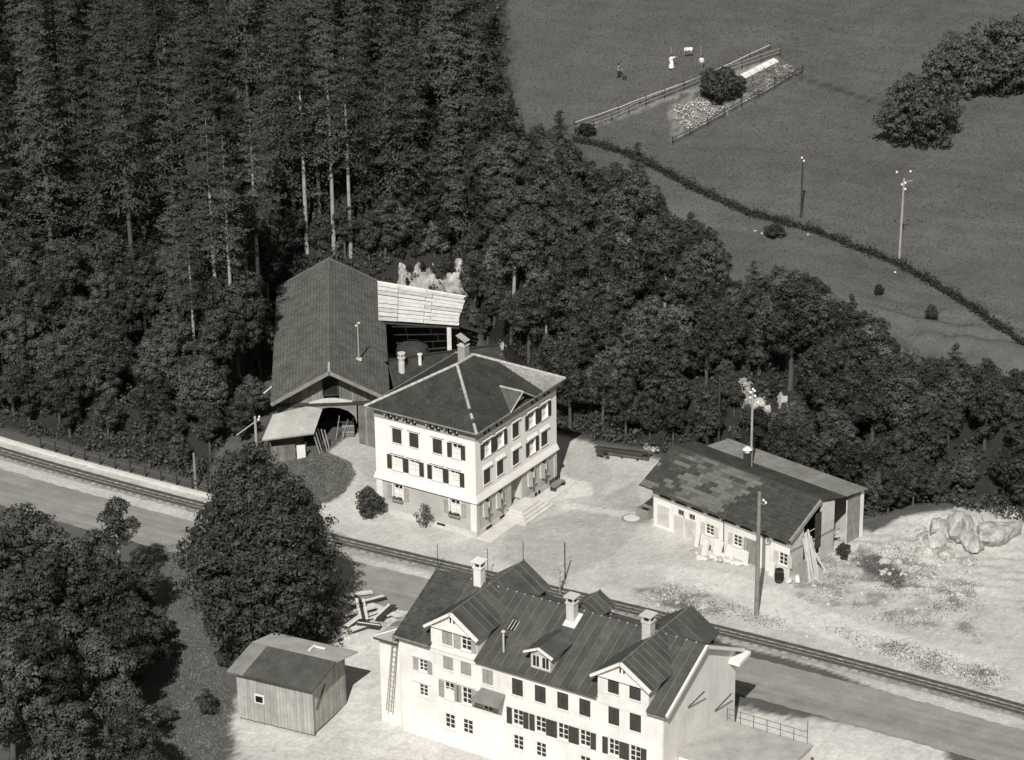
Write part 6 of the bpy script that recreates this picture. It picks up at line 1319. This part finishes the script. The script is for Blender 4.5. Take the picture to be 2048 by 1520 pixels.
# ================================================================== people on the meadow
def person(px, py, label, H, heading, top, legs, arms, dress=False, hat=False):
    p = hit(px, py); t_ = thing('person', label, 'person', p); k = H/1.72
    ca, sa = math.cos(heading), math.sin(heading)
    def T(x, y, z): return np.array([(x*ca-y*sa)*k, (x*sa+y*ca)*k, z*k])
    J = {'pel': (0, 0, .93, .135), 'wai': (0, 0, 1.08, .12), 'che': (0, 0, 1.30, .15), 'nec': (0, -.01, 1.47, .055), 'hea': (0, -.02, 1.58, .095), 'top': (0, -.01, 1.68, .075)}
    for s, n in ((1, 'L'), (-1, 'R')):
        J['hip'+n] = (s*.1, 0, .88, .095); J['kne'+n] = (s*.11, -.06 if s > 0 else .02, .5, .062); J['ank'+n] = (s*.11, -.03 if s > 0 else .1, .09, .042); J['toe'+n] = (s*.12, -.16 if s > 0 else -.04, .04, .035)
        J['sho'+n] = (s*.19, 0, 1.38, .065); el, wr = arms[0 if s > 0 else 1]; J['elb'+n] = (*el, .045); J['wri'+n] = (*wr, .032)
        hx_, hy2, hz = wr; J['han'+n] = (hx_+(hx_-el[0])*.3, hy2+(hy2-el[1])*.3, hz+(hz-el[2])*.3, .034)
    names = list(J); ed = [('pel', 'wai'), ('wai', 'che'), ('che', 'nec'), ('nec', 'hea'), ('hea', 'top')]
    for n in 'LR': ed += [('pel', 'hip'+n), ('hip'+n, 'kne'+n), ('kne'+n, 'ank'+n), ('ank'+n, 'toe'+n), ('che', 'sho'+n), ('sho'+n, 'elb'+n), ('elb'+n, 'wri'+n), ('wri'+n, 'han'+n)]
    me = bpy.data.meshes.new('body'); me.from_pydata([tuple(T(*J[n][:3])) for n in names], [(names.index(a), names.index(b_)) for a, b_ in ed], [])
    o = bpy.data.objects.new('body', me); col.objects.link(o); o.parent = t_; me.materials.append(MATS['skin'])
    sk = o.modifiers.new('skin', 'SKIN'); 
    for v, n in zip(me.skin_vertices[0].data, names): v.radius = (J[n][3]*k, J[n][3]*k); v.use_root = (n == 'pel')
    sb = o.modifiers.new('sub', 'SUBSURF'); sb.levels = 1; sb.render_levels = 1
    def part(name, rings, mat, nn=12):
        mb = MB(); c_ = []
        for (x, y, z, rx, ry) in rings: c_ += [T(x+rx*math.cos(6.283*i/nn), y+ry*math.sin(6.283*i/nn), z) for i in range(nn)]
        m = len(rings); fs = [(i*nn+j, i*nn+(j+1) % nn, (i+1)*nn+(j+1) % nn, (i+1)*nn+j) for i in range(m-1) for j in range(nn)]
        mb.add([q+WLOC[t_.name] for q in c_], fs); ob = mb.build(name, mat, t_); return ob
    part('shirt', [(0, 0, .95, .17, .13), (0, 0, 1.1, .155, .125), (0, 0, 1.28, .19, .15), (0, 0, 1.42, .2, .12), (0, 0, 1.48, .08, .075)], top)
    for s, n in ((1, 'L'), (-1, 'R')):
        e = arms[0 if s > 0 else 1][0]; a = np.array(T(s*.19, 0, 1.39)); b_ = np.array(T(*e)); MB().tube([a+WLOC[t_.name], b_+WLOC[t_.name]], [.085*k, .065*k], 8).build('sleeve', top, t_)
    if dress: part('skirt', [(0, 0, 1.0, .165, .13), (0, 0, .8, .22, .19), (0, .02, .5, .28, .25), (0, .03, .25, .31, .28)], legs)
    else:
        for s, n in ((1, 'L'), (-1, 'R')):
            h_, kn, an = [T(*J[q+n][:3])+WLOC[t_.name] for q in ('hip', 'kne', 'ank')]; MB().tube([h_+np.array([0, 0, .08]), kn, an], [.115*k, .085*k, .07*k], 8).build('trouser_leg', legs, t_)
    part('hair', [(0, .01, 1.56, .1, .11), (0, .02, 1.64, .108, .115), (0, .01, 1.71, .07, .075), (0, .0, 1.735, .01, .01)], 'hair' if not hat else 'cloth_white')
    return t_
person(1343, 140, 'person in a long white dress reaching one arm up in the meadow', 1.72, .5, 'cloth_white', 'cloth_white', (((.36, -.1, 1.36), (.5, -.28, 1.5)), ((-.28, 0, 1.12), (-.27, -.14, .9))), dress=True)
person(1403, 139, 'person in white shirt and dark shorts near the garden fence', 1.5, -.3, 'cloth_white', 'cloth_mid', (((.26, .02, 1.12), (.24, -.16, .95)), ((-.26, .02, 1.12), (-.24, -.16, .95))))
person(1238, 158, 'person in dark clothes carrying something across the meadow', 1.72, .9, 'cloth_mid', 'cloth_dark', (((.27, -.05, 1.12), (.3, -.22, .9)), ((-.27, .04, 1.12), (-.24, -.18, 1.05))))
p = hit(1246, 158); bg = thing('basket', 'dark basket beside the person in dark clothes on the meadow', 'basket', p); MB().lathe(p+np.array([.15, -.1, 0]), [(.2, 0), (.26, .3), (.24, .32)], 10).build('basket_body', 'timber_dark', bg); MB().tube([p+np.array([.15+.25*math.cos(a), -.1, .3+.28*math.sin(a)]) for a in np.linspace(0, math.pi, 7)], .018, 5).build('handle', 'timber_dark', bg)
p = hit(1372, 122); ln_ = thing('washing_line', 'white cloth hanging on a line between two posts at the picture top', 'washing', p)
for s in (-1.6, 1.6): MB().tube([p+np.array([s, 0, -.2]), p+np.array([s, .1*s, 1.7])], .04, 6).build('post', 'timber_mid', ln_)
MB().tube([p+np.array([-1.6, -.16, 1.65]), p+np.array([0, 0, 1.5]), p+np.array([1.6, .16, 1.65])], .012, 5).build('line', 'iron', ln_)
mb = MB(); n = 9; c_ = [p+np.array([-.2+.9*i/n, .05*math.sin(i*2.1), z+(0 if z > 1 else .25*abs(math.sin(i*.9)))]) for z in (1.52, 1.0) for i in range(n+1)]; mb.add(c_, [(i, i+1, n+2+i, n+1+i) for i in range(n)]); mb.build('cloth', 'cloth_white', ln_)
# blossoms on the climber behind the long house
q = WLOC[fl.name]; C_ = np.array([(random.gauss(0, .14), random.gauss(0, .14), random.uniform(.9, 2.7)) for _ in range(90)]); me = quads_mesh('blossom', leaves(C_, np.tile([0, -.6, .6], (90, 1)), rng.uniform(.1, .18, 90)), 'flower_pale'); o = bpy.data.objects.new('blossom', me); col.objects.link(o); o.parent = fl
